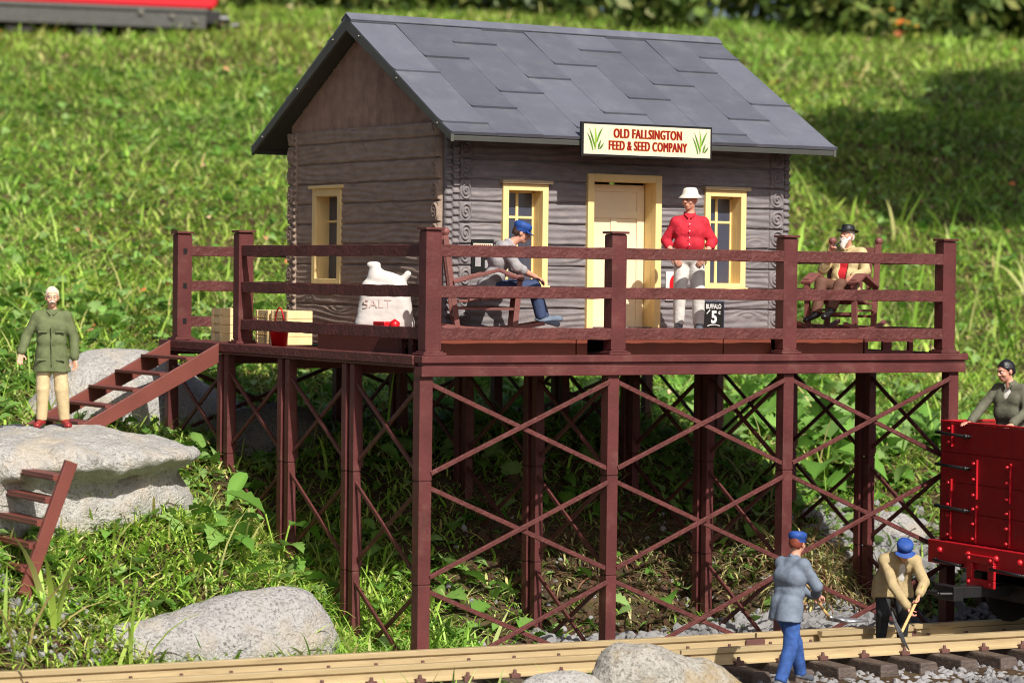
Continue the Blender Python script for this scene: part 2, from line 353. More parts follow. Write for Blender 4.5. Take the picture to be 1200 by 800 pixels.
# ------------------------------------------------------------------ terrain
HY = [-400, -60, .2, 1.4, 3, 5, 7, 9, 19, 34, 49, 66, 80, 110, 400]
HZ = [-3.85, -3.80, -3.74, -3.60, -2.65, -1.55, -1.3, -0.95, 1.2, 4.3, 7.0, 9.55, 10.8, 12.4, 18]
CP = np.array([(-7,1,-2.7),(-5.6,1,-2.65),(-4.6,1,-2.68),(-3.6,.9,-3.25),(-5,.2,-3.5),(-4.7,2,-2.35),(-1.6,2.5,-2.3),(-4,2.3,-2.2),(-7,2.5,-2.2),(-2.6,2.0,-2.45),(-.1,1.7,-3.45),(-.1,3.5,-2.75),(-.1,5.4,-1.68),(-.6,5.6,-1.6),(-.1,7.1,-1.3),
  (-3,5,-1.75),(-6,5,-1.6),(-2,7.5,-1.2),(1.2,1.2,-3.6),(1.5,2.4,-3.0),(2.5,2.4,-3.0),(2.5,3.5,-1.9),(2.5,5,-1.25),(5.1,1.7,-3.55),(5.1,2.5,-2.9),(5.1,3.4,-1.9),(5.1,5.2,-1.2),
  (7.0,1.3,-3.6),(7.8,1.7,-3.5),(7.8,3.5,-2.3),(7.8,5.5,-1.5),(10,1.5,-3.5),(12,2.5,-3.1),(10,4.2,-2.3),(12,6.5,-1.6),(9,8,-1.1),(15,5,-2.4),
  (-1,0,-3.72),(3,0,-3.72),(7,0,-3.72),(-3,0,-3.72),(10,0,-3.72)])
def base_h(x, y):
    t = np.clip((y-9)/20, 0, 1); t = t*t*(3-2*t)
    return np.interp(y+0.5*(x-5)*t, HY, HZ)
def kern(ax_, ay, bx, by): return np.exp(-((ax_[:, None]-bx)**2+(ay[:, None]-by)**2)/(2*1.15**2))
_K = kern(CP[:, 0], CP[:, 1], CP[:, 0], CP[:, 1]); _w = np.linalg.solve(_K+0.05*np.eye(len(CP)), CP[:, 2]-base_h(CP[:, 0], CP[:, 1]))
def ground(x, y):
    x = np.asarray(x, float); y = np.asarray(y, float); sh = np.broadcast(x, y).shape
    x = np.broadcast_to(x, sh).ravel(); y = np.broadcast_to(y, sh).ravel()
    z = base_h(x, y); near = (x > -14) & (x < 22) & (y > -8) & (y < 14)
    if near.any(): z = z.copy(); z[near] += kern(x[near], y[near], CP[:, 0], CP[:, 1])@_w
    P = np.stack([x, y, 0*x], -1)
    k = np.clip((y-0.6)/1.5, 0, 1)
    z = z+k*(0.09*fbm(P, 1.1, 3, 2.0)+0.06*np.clip((y-9)/10, 0, 3)*sn(P, 0.35, 5))
    return z.reshape(sh)
gx = np.concatenate([np.linspace(-500, -30, 24), np.linspace(-28, -10, 30), np.arange(-9.8, 18, 0.16), np.linspace(18.3, 90, 120), np.linspace(96, 500, 24)])
gy = np.concatenate([np.linspace(-400, -12, 20), np.linspace(-11, -4, 12), np.arange(-3.8, 12, 0.16), np.linspace(12.3, 90, 140), np.linspace(96, 500, 20)])
GX, GY = np.meshgrid(gx, gy, indexing='ij'); GZ = ground(GX, GY)
ni, nj = GX.shape; I = np.arange(ni*nj).reshape(ni, nj)
Fg = np.stack([I[:-1, :-1], I[1:, :-1], I[1:, 1:], I[:-1, 1:]], -1).reshape(-1, 4)
m = bpy.data.materials.new('soil'); m.use_nodes = True; MATS['soil'] = m
n = m.node_tree; L = n.links; p = n.nodes['Principled BSDF']; p.inputs['Roughness'].default_value = 0.95; p.inputs['Specular IOR Level'].default_value = 0.1
tc = n.nodes.new('ShaderNodeTexCoord'); n1 = n.nodes.new('ShaderNodeTexNoise'); n1.inputs['Scale'].default_value = 1.3; n1.inputs['Detail'].default_value = 9
n2 = n.nodes.new('ShaderNodeTexNoise'); n2.inputs['Scale'].default_value = 9; n2.inputs['Detail'].default_value = 6
L.new(tc.outputs['Object'], n1.inputs[0]); L.new(tc.outputs['Object'], n2.inputs[0])
cr = n.nodes.new('ShaderNodeValToRGB'); e = cr.color_ramp.elements
e[0].position = 0.35; e[0].color = (0.050, 0.030, 0.018, 1); e[1].position = 0.66; e[1].color = (0.085, 0.060, 0.034, 1)
L.new(n1.outputs[0], cr.inputs[0]); mx = n.nodes.new('ShaderNodeMix'); mx.data_type = 'RGBA'; mx.blend_type = 'MULTIPLY'; mx.inputs[0].default_value = 0.7
L.new(cr.outputs[0], mx.inputs[6]); L.new(n2.outputs[1], mx.inputs[7]); vm = n.nodes.new('ShaderNodeVectorMath'); vm.operation = 'SCALE'; vm.inputs['Scale'].default_value = 1.7
L.new(mx.outputs[2], vm.inputs[0]); L.new(vm.outputs[0], p.inputs['Base Color'])
b = n.nodes.new('ShaderNodeBump'); b.inputs['Distance'].default_value = 0.1; b.inputs['Strength'].default_value = 0.8; L.new(n2.outputs[0], b.inputs['Height']); L.new(b.outputs[0], p.inputs['Normal'])
g = fast_mesh('ground', np.stack([GX, GY, GZ], -1).reshape(-1, 3), Fg, 'soil'); g['kind'] = 'structure'

#@@SPLIT_STRUCT
# ------------------------------------------------------------------ trestle platform with railing
plat = thing('trestle_platform', 'dark maroon timber trestle deck with post and rail fence carrying the grey log house', 'platform', (0, 0, 0))
LX = [-0.12, 2.50, 5.15, 7.85]; LY = [-0.07, 1.70, 3.48, 5.30, 7.10]
mb = MB(); mb.box((-0.12, -0.12, -0.10), (7.97, 7.22, -0.045)); mb.go('deck', 'maroon', plat, 0.01)
mb = MB(); mb.box((-0.22, -0.22, -0.085), (8.03, -0.02, 0.0)); mb.box((-0.19, -0.185, -0.125), (8.0, -0.05, -0.086)); mb.box((-0.215, -0.205, -0.245), (8.0, -0.03, -0.126)); mb.go('edge_beam', 'maroon', plat, 0.008)
mb = MB(); mb.box((-0.24, -0.018, -0.11), (-0.05, 7.28, 0.0)); mb.box((-0.215, -0.028, -0.145), (-0.06, 7.25, -0.111)); mb.go('edge_beam', 'maroon_rough', plat, 0.008)
mb = MB(); mb.box((7.9, -0.018, -0.2), (8.03, 7.28, 0.0)); mb.go('edge_beam', 'maroon', plat, 0.008)
mb = MB(); mb.box((-0.048, 7.12, -0.2), (7.898, 7.28, -0.002)); mb.go('edge_beam', 'maroon', plat, 0.008)
for yy in LY[1:4]:
    mb = MB(); mb.box((-0.05, yy-0.08, -0.27), (7.88, yy+0.08, -0.103)); mb.go('cross_beam', 'maroon', plat, 0.008)
def leg_mesh(x, y, zb, w=0.155, d=0.14, flare=0.0):
    mb = MB(); z = -0.146; k = 0
    while z > zb+0.05:
        z1 = max(zb, -0.25-1.22*(k+1)); ww = w-0.006*k
        mb.box((x-ww/2, y-d/2, z1+0.006), (x+ww/2, y+d/2, z-0.006))
        mb.box((x-ww/2+.008, y-d/2+.008, z1-0.006), (x+ww/2-.008, y+d/2-.008, z1+0.006))
        if flare:      # flat gusset plate, widening downwards in each section
            a = 0.015; b_ = a+flare
            mb.prism([(x+ww/2-.002, y-0.02, z-0.03), (x+ww/2+a, y-0.02, z-0.03), (x+ww/2+b_, y-0.02, z1+0.05), (x+ww/2-.002, y-0.02, z1+0.05)], (0, 0.04, 0))
        z = z1; k += 1
    return mb
for ix, x in enumerate(LX):
    for iy, y in enumerate(LY):
        zb = float(ground(x, y))-0.18
        if iy in (1, 2, 3):
            leg_mesh(x-0.03, y+0.09, zb, 0.09, 0.12).go('leg', 'maroon', plat, 0.006)
            leg_mesh(x+0.0, y-0.09, zb, 0.115, 0.12, 0.035).go('leg', 'maroon', plat, 0.006)
        elif iy == 4: leg_mesh(x, y, zb, 0.14, 0.13, 0.03).go('leg', 'maroon', plat, 0.006)
        else: leg_mesh(x, y, zb, 0.16 if ix else 0.175, 0.16).go('leg', 'maroon', plat, 0.006)
def cross(name, a0, a1, b0, b1, w, h, up, off, mname='maroon_rough'):
    mb = MB(); up = Vector(up); mb.bar(Vector(a0)+up*off, Vector(a1)+up*off, h, w, up); mb.bar(Vector(b0)-up*off, Vector(b1)-up*off, h, w, up); mb.go(name, mname, plat, 0.006)
for i in range(3):
    x0, x1 = LX[i]+0.07, LX[i+1]-0.07
    for k in range(3):
        zt, zb = -0.33-1.22*k, -1.38-1.22*k
        cross('cross_brace', (x0, -0.13, zt), (x1, -0.13, zb), (x0, -0.13, zb), (x1, -0.13, zt), 0.035, 0.055, (0, 1, 0), 0.018)
for ix, x in enumerate(LX):
    for j in range(4):
        y0, y1 = LY[j]+0.1, LY[j+1]-0.1
        gm = float(min(ground(x, LY[j]), ground(x, LY[j+1])))
        for k in range(3):
            zt, zb = -0.36-1.22*k, -1.36-1.22*k
            if zt < gm+0.35: break
            cross('cross_brace', (x, y0, zt), (x, y1, zb), (x, y0, zb), (x, y1, zt), 0.032, 0.052, (1, 0, 0), 0.017)
for i in range(3):
    x0, x1 = LX[i]+0.07, LX[i+1]-0.07
    cross('cross_brace', (x0, 7.1, -0.36), (x1, 7.1, -1.3), (x0, 7.1, -1.3), (x1, 7.1, -0.36), 0.035, 0.055, (0, 1, 0), 0.018)
def post(x, y, sx=0.19, sy=0.17, holes=False):
    mb = MB(); mb.box((x-sx/2, y-sy/2, 0.05), (x+sx/2, y+sy/2, 1.475))
    for dx in (-1, 1): mb.box((x+dx*sx*0.5-0.012, y-sy/2-0.004, 0.06), (x+dx*sx*0.5+0.012, y+sy/2+0.004, 1.46))
    o = mb.go('fence_post', 'maroon', plat, 0.006)
    mc = MB(); mc.box((x-sx/2-.03, y-sy/2-.03, 1.477), (x+sx/2+.03, y+sy/2+.03, 1.505)); mc.go('post_cap', 'maroon', o, 0.004)
    mc = MB(); mc.box((x-sx/2-.06, y-sy/2-.05, 0.002), (x+sx/2+.06, y+sy/2+.05, 0.032)); mc.box((x-sx/2-.03, y-sy/2-.02, 0.033), (x+sx/2+.03, y+sy/2+.02, 0.052)); mc.go('post_foot', 'maroon', o, 0.006)
    if holes:
        for z in (0.26, 0.75, 1.23): mh = MB(); mh.box((x-0.025, y-sy/2-.0065, z-0.035), (x+0.03, y-sy/2+0.01, z+0.04)); mh.go('bolt_hole', 'iron_black', o)
PX = [0, 2.6, 5.2, 7.8]
for x in PX: post(x, 0)
post(0, 5.07); post(0, 7.03, holes=True); post(7.8, 7.03); post(7.8, 3.5)
def rail(p0, p1, mname='maroon_rough', w=0.07, h=0.14):
    p0 = Vector(p0); p1 = Vector(p1); d = p1-p0; Ln = d.length; d.normalize(); a = d.cross(Vector((0, 0, 1))); V = []; N = max(6, int(Ln/0.16)); F = []
    for i in range(N+1):
        q = p0+d*Ln*i/N; j = lambda: random.uniform(-0.005, 0.005)
        for sx, sz in ((-1,-1),(1,-1),(1,1),(-1,1)): V.append(q+a*(sx*w/2+j())+Vector((0, 0, sz*h/2+j())))
    for i in range(N):
        for k in range(4): F.append((i*4+k, i*4+(k+1) % 4, i*4+4+(k+1) % 4, i*4+4+k))
    F += [(3, 2, 1, 0), (N*4, N*4+1, N*4+2, N*4+3)]
    obj_from('fence_rail', V, F, mname, plat, bevel=0.006)
for z in (0.255, 0.75, 1.235):
    for i in range(3):
        rail((PX[i]+0.10, -0.05, z), (PX[i+1]-0.06, -0.05, z))
    rail((-0.04, 0.09, z), (-0.04, 5.0, z)); rail((0.1, 7.03, z), (7.7, 7.03, z)); rail((7.8, 0.1, z), (7.8, 3.4, z)); rail((7.8, 3.6, z), (7.8, 6.94, z))

# ------------------------------------------------------------------ porch base on the deck
porch = thing('porch_base', 'low red-brown porch base boards on the deck under the figures', 'porch', (0, 0, 0))
mb = MB(); mb.box((0.27, 0.24, 0.215), (7.42, 1.72, 0.262)); mb.box((0.27, 1.722, 0.215), (1.06, 3.28, 0.262)); mb.go('floor', 'brick_plastic', porch, 0.006)
for a, b in ((0.26, 2.16), (2.175, 2.33), (2.68, 4.36), (4.375, 5.12), (5.30, 6.60)):
    mb = MB(); mb.box((a, 0.19, -0.04), (b, 0.235, 0.213)); mb.go('fascia_board', 'brick_plastic', porch, 0.008)
mb = MB()
mb.box((6.62, 0.19, 0.15), (7.43, 0.235, 0.213)); mb.box((6.62, 0.19, -0.04), (7.43, 0.235, 0.03))
for a, b in ((6.62, 6.68), (6.93, 7.07), (7.36, 7.43)): mb.box((a, 0.19, 0.031), (b, 0.235, 0.149))
mb.go('vent_panel', 'maroon', porch)
mb = MB(); mb.box((0.19, 1.12, -0.04), (0.235, 3.26, 0.213)); mb.go('fascia_board', 'stair_plastic', porch, 0.006)
mb = MB(); mb.box((0.19, 0.24, 0.17), (0.235, 1.11, 0.213))
for a, b in ((0.24, 0.6), (0.76, 0.86), (1.02, 1.11)): mb.box((0.19, a, -0.04), (0.235, b, 0.169))
mb.go('side_frame', 'maroon', porch)

# ------------------------------------------------------------------ log house
HX, HY_, HW, HD = 1.10, 1.60, 5.29, 4.29
house = thing('log_house', 'grey-brown log freight house with slate grey slab roof on the maroon deck', 'house', (HX, HY_, 0))
house_loc = Vector((HX, HY_, 0))
def hfield(name, o, u, v, W_, H_, su, sv, hf, m, parent, mask=None, depth=0.05, rim_on=True):
    """relief sheet: grid in u,v pushed along n=u x v by hf(U,V); closed rim going back by depth"""
    o = np.array(o, float); u = np.array(u, float); v = np.array(v, float); nn = np.cross(u, v)
    nu = max(2, int(round(W_/su))+1); nv = max(2, int(round(H_/sv))+1)
    U, V_ = np.meshgrid(np.linspace(0, W_, nu), np.linspace(0, H_, nv), indexing='ij')
    Hh = hf(U, V_); Pn = o+U[..., None]*u+V_[..., None]*v+Hh[..., None]*nn
    I = np.arange(nu*nv).reshape(nu, nv); q = np.stack([I[:-1, :-1], I[1:, :-1], I[1:, 1:], I[:-1, 1:]], -1)
    keep = np.ones(q.shape[:2], bool)
    if mask is not None: keep = mask((U[:-1, :-1]+U[1:, 1:])/2, (V_[:-1, :-1]+V_[1:, 1:])/2)
    Fq = q[keep]; P2 = Pn.reshape(-1, 3)
    if not rim_on: return fast_mesh(name, P2, Fq, m, parent, smooth=True)
    rim = np.concatenate([I[:, 0], I[-1, 1:], I[::-1, -1][1:], I[0, ::-1][1:-1]]); B = P2[rim]-(depth+Hh.reshape(-1)[rim])[:, None]*nn
    nb = len(rim); k0 = len(P2); fr = np.stack([rim, k0+np.arange(nb), k0+(np.arange(nb)+1) % nb, np.roll(rim, -1)], -1)
    return fast_mesh(name, np.concatenate([P2, B]), np.concatenate([Fq, fr[:, ::-1] if False else fr]), m, parent, smooth=True)
CH = 0.268
def grain(U, V, seed, fv=12.0):
    c = np.floor(V/CH); P = np.stack([U, V*1.0, c*3.1+seed], -1)
    ph = fv*2*PI*V+3.2*np.sin(U*0.9+c*2.1+seed)+4.0*fbm(np.stack([U*1.1, V*2.6, c*7.7+seed], -1), 1.0, 3)
    rs = np.random.default_rng(int(seed*10)+3)
    for k in range(26):                      # knots that bend the grain round them
        u0, v0 = rs.uniform(0, 5.4), rs.uniform(0, 2.9); a, b_ = rs.uniform(.12, .26), rs.uniform(.03, .06)
        ph = ph+rs.choice([-1, 1])*9*np.exp(-((U-u0)/a)**2-((V-v0)/b_)**2)
    s_ = np.sin(ph); return s_, c
def logs(seed):
    def f(U, V):
        s_, c = grain(U, V, seed); t = (V-c*CH)/CH
        edge = np.minimum(t, 1-t)*CH
        wav = 0.006*np.sin(U*3.3+c*1.7)+0.004*np.sin(U*9+c*4)
        groove = np.clip((edge-0.003-np.abs(wav))/0.012, 0, 1)
        return 0.034*groove**0.6+0.0052*(1+.6*sn(np.stack([U, V, c], -1), 2.3, seed))*np.sign(s_)*np.abs(s_)**0.8*groove+0.004*fbm(np.stack([U, V, c], -1), 4, 2, seed)
    return f
def hole(rects): 
    def f(U, V):
        k = np.ones(U.shape, bool)
        for a, b, c_, d_ in rects: k &= ~((U > a) & (U < b) & (V > c_) & (V < d_))
        return k
    return f
# openings in house-local coordinates
WL = (0.80, 1.47, 0.80, 2.11); WR = (3.90, 4.56, 0.80, 2.11); DR = (2.06, 3.20, 0.26, 2.27)
SW = (2.71, 3.54, 0.81, 2.08)
WZ = 2.86
ins = lambda r_, m_=0.05: (r_[0]+m_, r_[1]-m_, r_[2]+m_, r_[3]-m_)
o = hfield('wall', (0.36, 0, 0), (1, 0, 0), (0, 0, 1), HW-0.72+0.06, WZ+0.15, 0.0125, 0.0085, logs(1.0), 'log_paint', house,
       hole([tuple(np.array(ins(r_))-np.array([.36, .36, 0, 0])) for r_ in (WL, WR, DR)]), 0.02)
o = hfield('wall', (0, HD-0.26, 0), (0, -1, 0), (0, 0, 1), HD-0.52, WZ, 0.014, 0.0085, logs(2.3), 'log_bounce_lit', house,
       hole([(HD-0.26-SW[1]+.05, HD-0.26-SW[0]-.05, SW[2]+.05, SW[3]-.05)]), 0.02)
mb = MB(); mb.box((HW-0.05, 0.1, 0), (HW, HD-0.1, WZ)); mb.go('wall', 'log_paint', house)
mb = MB(); mb.box((0.1, HD-0.05, 0), (HW-0.1, HD, WZ)); mb.go('wall', 'log_paint', house)
# inner lining so that nothing shines through
mb = MB()
for (a, b) in ((0.06, WL[0]+.04), (WL[1]-.04, DR[0]+.04), (DR[1]-.04, WR[0]+.04), (WR[1]-.04, HW-0.06)): mb.box((a, 0.03, 0), (b, 0.05, WZ+.1))
for r_ in (WL, WR): mb.box((r_[0]+.04, 0.03, 0), (r_[1]-.04, 0.05, r_[2]+.04)); mb.box((r_[0]+.04, 0.03, r_[3]-.04), (r_[1]-.04, 0.05, WZ+.1))
mb.box((DR[0]+.04, 0.03, DR[3]-.04), (DR[1]-.04, 0.05, WZ+.1))
mb.box((0.03, 0.06, 0), (0.05, SW[0]+.04, WZ)); mb.box((0.03, SW[1]-.04, 0), (0.05, HD-.06, WZ)); mb.box((0.03, SW[0]+.04, 0), (0.05, SW[1]-.04, SW[2]+.04)); mb.box((0.03, SW[0]+.04, SW[3]-.04), (0.05, SW[1]-.04, WZ))
mb.go('inner_lining', 'curtain', house)
# carved corner columns
def rosette(w):
    def f(U, V):
        c = np.floor(V/CH); t = V-c*CH-CH/2; x = U-w/2
        rr_ = np.sqrt((x*CH/w)**2+t**2); th = np.arctan2(t, x)
        spiral = np.sin((rr_*2*PI/0.052)+th*1.0+c*1.3)
        disk = np.clip((0.125-rr_)/0.02, 0, 1); edge = np.clip((np.minimum(CH/2-np.abs(t), w/2-np.abs(x)*1.0)-0.004)/0.012, 0, 1)
        return 0.045*edge+disk*(0.010+0.014*spiral)+0.012*np.clip(1-rr_/0.03, 0, 1)
    return f
def ends(ph, fz=3):
    def f(U, V):
        return 0.02+0.03*np.clip(0.5+0.9*np.sin(2*PI*V/CH*fz+ph+0.4*np.sin(V*9)), 0, 1)
    return f
hfield('corner_joint', (0.17, -0.012, 0), (1, 0, 0), (0, 0, 1), 0.19, WZ+.12, 0.006, 0.006, rosette(0.19), 'log_paint', house, depth=0.04)
hfield('corner_joint', (0.085, -0.03, 0), (1, 0, 0), (0, 0, 1), 0.08, WZ, 0.02, 0.006, ends(0.0), 'log_paint', house, depth=0.04)
hfield('corner_joint', (0.0, 0.0, 0), (1, 0, 0), (0, 0, 1), 0.08, WZ, 0.02, 0.006, ends(1.6), 'log_paint', house, depth=0.04)
hfield('corner_joint', (HW-0.34, -0.012, 0), (1, 0, 0), (0, 0, 1), 0.25, WZ+.12, 0.007, 0.006, rosette(0.25), 'log_paint', house, depth=0.04)
hfield('corner_joint', (HW-0.08, -0.0, 0), (1, 0, 0), (0, 0, 1), 0.08, WZ, 0.02, 0.006, ends(1.0), 'log_paint', house, depth=0.04)
hfield('corner_joint', (-0.012, 0.26, 0), (0, -1, 0), (0, 0, 1), 0.19, WZ-.01, 0.008, 0.006, rosette(0.19), 'log_bounce_lit', house, depth=0.04)
hfield('corner_joint', (-0.01, HD, 0), (0, -1, 0), (0, 0, 1), 0.20, WZ-.01, 0.008, 0.006, rosette(0.20), 'log_bounce_lit', house, depth=0.04)
hfield('corner_joint', (-0.03, HD-0.20, 0), (0, -1, 0), (0, 0, 1), 0.06, WZ, 0.02, 0.006, ends(0.5), 'log_bounce_lit', house, depth=0.04)
# gable: fine upright planking, both ends
RZ, EZ, EY0, EY1 = 4.22, 2.62, 0.96-HY_, 6.52-HY_          # underside of the roof at ridge / eaves, in house coordinates
RYc = (EY0+EY1)/2; slope = (RZ-EZ)/(RYc-EY0)
def gab(U, V):
    c = np.floor(U/0.055); s_ = np.sin(U*2*PI*34+2.5*fbm(np.stack([U*6, V*1.4, 0*U], -1), 1.0, 2)+c)
    return 0.006*s_+0.004*sn(np.stack([U*9, V*2, 0*U], -1), 3)+0.006*np.sign(np.sin(U*2*PI/0.055))
def gmask(U, V): y = HD-U; return V+WZ+0.02 < RZ-np.abs(y-RYc)*slope
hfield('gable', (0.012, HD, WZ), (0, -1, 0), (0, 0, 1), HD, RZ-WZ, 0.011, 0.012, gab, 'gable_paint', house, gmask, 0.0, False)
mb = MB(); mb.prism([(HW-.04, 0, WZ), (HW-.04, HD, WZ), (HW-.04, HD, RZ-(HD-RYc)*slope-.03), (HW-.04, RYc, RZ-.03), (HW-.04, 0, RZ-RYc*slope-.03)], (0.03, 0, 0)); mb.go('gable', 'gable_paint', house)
mb = MB(); mb.box((-0.028, 0.02, WZ-0.035), (0.02, HD-.02, WZ-0.004)); mb.go('gable_sill', 'log_paint', house, 0.005)
# roof
X0, X1 = 0.80-HX, 6.70-HX; T = 0.055
roof = MB()
zr, ze = RZ, EZ
for sgn in (-1, 1):
    ye = EY0 if sgn < 0 else EY1
    roof.prism([(X0+.02, RYc, zr), (X0+.02, ye, ze), (X0+.02, ye, ze+T), (X0+.02, RYc, zr+T)], (X1-X0-.04, 0, 0))
roof = roof.go('roof', 'roof_under', house)
SLn = math.hypot(RYc-EY0, RZ-EZ)
for sgn in (-1, 1):
    dv = Vector((0, sgn*(RYc-EY0), -(RZ-EZ))).normalized(); nv = Vector((0, sgn*(RZ-EZ), (RYc-EY0))).normalized()
    top = Vector((0, RYc, RZ+T+0.012)); ncol = 9; cw = (X1-X0)/ncol; slab = 1.40; mb = MB(); tone = []
    for c in range(ncol):
        ph = (0.95, 0.48, 0.02)[c % 3]*1.0*slab if sgn < 0 else (0.3, 0.8, 0.05)[c % 3]*slab
        s0 = 0.0; s1 = ph if ph > 0.2 else ph+slab*0.33*0+0.36
        xa, xb = X0+c*cw, X0+(c+1)*cw; k = 0
        bounds = [0.0]; q = (0.16, 1.10, 0.62)[c % 3] if sgn < 0 else (0.6, 0.2, 1.0)[c % 3]
        while q < SLn-0.12: bounds.append(q); q += slab
        bounds.append(SLn+0.02)
        for a, b_ in zip(bounds[:-1], bounds[1:]):
            g_ = 0.0012; V = []; tone.append(random.uniform(.80, 1.16)); lend = random.uniform(.026, .034)
            for sd_, lt in ((a, 0.003 if a > 0 else .02), (b_-.16, .007), (b_-.05, .016), (b_, lend)):
                Q = top+dv*max(sd_, a)
                for x in (xa+g_, xb-g_): V.append(Vector((x, 0, 0))+Q-nv*0.012); V.append(Vector((x, 0, 0))+Q+nv*lt)
            Fs = [(0, 1, 3, 2), (12, 14, 15, 13)]
            for q_ in (0, 4, 8): Fs += [(q_+1, q_+5, q_+7, q_+3), (q_, q_+2, q_+6, q_+4), (q_, q_+4, q_+5, q_+1), (q_+2, q_+3, q_+7, q_+6)]
            mb.add(V, Fs)
    sh_ = mb.go('shingles', 'roof_slate', roof, 0.0)
    ca = sh_.data.color_attributes.new('col', 'FLOAT_COLOR', 'POINT'); cc = np.ones((len(mb.V), 4), np.float32); cc[:, :3] = np.repeat(np.array(tone), 16)[:, None]; ca.data.foreach_set('color', cc.ravel())
mb = MB()
for sgn in (-1, 1):
    dv = Vector((0, sgn*(RYc-EY0), -(RZ-EZ))).normalized(); nv = Vector((0, sgn*(RZ-EZ), (RYc-EY0))).normalized()
    A = Vector((X0-.005, RYc, RZ+T+.075)); q = [A, A+dv*0.17-nv*0.012, A+dv*0.17-nv*0.03, A-Vector((0, 0, .03))]; mb.prism(q, (X1-X0+.01, 0, 0))
rc_ = mb.go('ridge_cap', 'roof_slate', roof, 0.004); ca = rc_.data.color_attributes.new('col', 'FLOAT_COLOR', 'POINT'); ca.data.foreach_set('color', np.full(len(mb.V)*4, 1.12, np.float32))
for xx in (X0, X1-.045):
    for sgn in (-1, 1):
        ye = EY0 if sgn < 0 else EY1; dv = Vector((0, sgn*(RYc-EY0), -(RZ-EZ))).normalized()
        mb = MB(); mb.prism([(xx, RYc, zr+T-.004), (xx, ye+sgn*.01, ze+T-.006), (xx, ye+sgn*.01, ze-0.045), (xx, RYc, zr-0.105)], (0.045, 0, 0)); vb = mb.go('verge_board', 'verge', roof, 0.005)
        if xx < 1:
            ms = MB()
            for t in (0.13, 0.5, 0.88): q = Vector((xx-.004, RYc, zr+.0))+dv*SLn*t; ms.ball(q, 0.019, 5)
            ms.go('screw', 'screw', vb, smooth=True)
for ye, s_ in ((EY0, -1), (EY1, 1)):
    mb = MB(); mb.box((X0+.046, ye-.006 if s_ < 0 else ye-.03, ze-0.03), (X1-.046, ye+.03 if s_ < 0 else ye+.006, ze+0.03)); mb.go('eave_board', 'roof_under', roof, 0.005)
# windows and door
def window_front(r_):
    a, b, c_, d_ = r_; fw = 0.085
    mb = MB(); mb.box((a, -0.075, c_+.03), (a+fw, 0.02, d_)); mb.box((b-fw, -0.075, c_+.03), (b, 0.02, d_)); mb.box((a+fw, -0.075, d_-fw), (b-fw, 0.02, d_)); mb.box((a+fw, -0.075, c_+.03), (b-fw, 0.02, c_+fw))
    # deep reveal
    mb.box((a+fw-.015, 0.021, c_+fw-.01), (a+fw, 0.17, d_-fw+.01)); mb.box((b-fw, 0.021, c_+fw-.01), (b-fw+.015, 0.17, d_-fw+.01)); mb.box((a+fw, 0.021, d_-fw), (b-fw, 0.17, d_-fw+.015)); mb.box((a+fw, 0.021, c_+fw-.015), (b-fw, 0.17, c_+fw))
    f = mb.go('window', 'cream', house, 0.006)
    mb = MB(); mb.box((a-.035, -0.12, d_+.001), (b+.045, 0.02, d_+.045)); mb.go('window_cap', 'cap_tan', f, 0.006)
    mb = MB(); mb.box((a-.01, -0.105, c_), (b+.02, 0.02, c_+.029)); mb.go('sill', 'cream', f, 0.006)
    mb = MB(); ym = 0.15; cx = (a+b)/2; h = (d_-c_)
    for i, z in enumerate((0.36, 0.68)): mb.box((a+fw, ym, c_+h*z-.016), (b-fw, ym+.02, c_+h*z+.016))
    mb.box((cx-.02, ym-.004, c_+fw), (cx+.02, ym+.022, d_-fw)); mb.box((a+fw, ym-.002, c_+fw), (a+fw+.025, ym+.022, d_-fw)); mb.box((b-fw-.025, ym-.002, c_+fw), (b-fw, ym+.022, d_-fw)); mb.box((a+fw, ym-.002, d_-fw-.025), (b-fw, ym+.022, d_-fw)); mb.go('glazing_bar', 'cream', f, 0.003)
    mb = MB(); mb.box((a+fw, 0.162, c_+fw), (b-fw, 0.168, d_-fw)); mb.go('pane', 'glass', f)
    return f
window_front(WL); window_front(WR)
a, b, c_, d_ = SW; fw = 0.10; mb = MB()
mb.box((-0.055, a, c_), (0.0, a+fw, d_)); mb.box((-0.055, b-fw, c_), (0.0, b, d_)); mb.box((-0.055, a+fw, d_-fw), (0.0, b-fw, d_)); mb.box((-0.055, a+fw, c_), (0.0, b-fw, c_+.07))
mb.box((0.001, a+fw-.015, c_+.05), (0.17, a+fw, d_-fw+.01)); mb.box((0.001, b-fw, c_+.05), (0.17, b-fw+.015, d_-fw+.01)); mb.box((0.001, a+fw, d_-fw), (0.17, b-fw, d_-fw+.015)); mb.box((0.001, a+fw, c_+.055), (0.17, b-fw, c_+.07))
f = mb.go('window', 'cream', house, 0.006)
mb = MB(); mb.box((-0.095, a-.05, d_+.001), (0.0, b+.05, d_+.045)); mb.go('window_cap', 'cream', f, 0.006)
mb = MB()
for z in (0.36, 0.66): mb.box((0.13, a+fw, c_+(d_-c_)*z-.016), (0.15, b-fw, c_+(d_-c_)*z+.016))
mb.box((0.128, (a+b)/2-.02, c_+.07), (0.152, (a+b)/2+.02, d_-fw)); mb.go('glazing_bar', 'cream', f, 0.003)
mb = MB(); mb.box((0.16, a+fw, c_+.07), (0.166, b-fw, d_-fw)); mb.go('pane', 'glass', f)
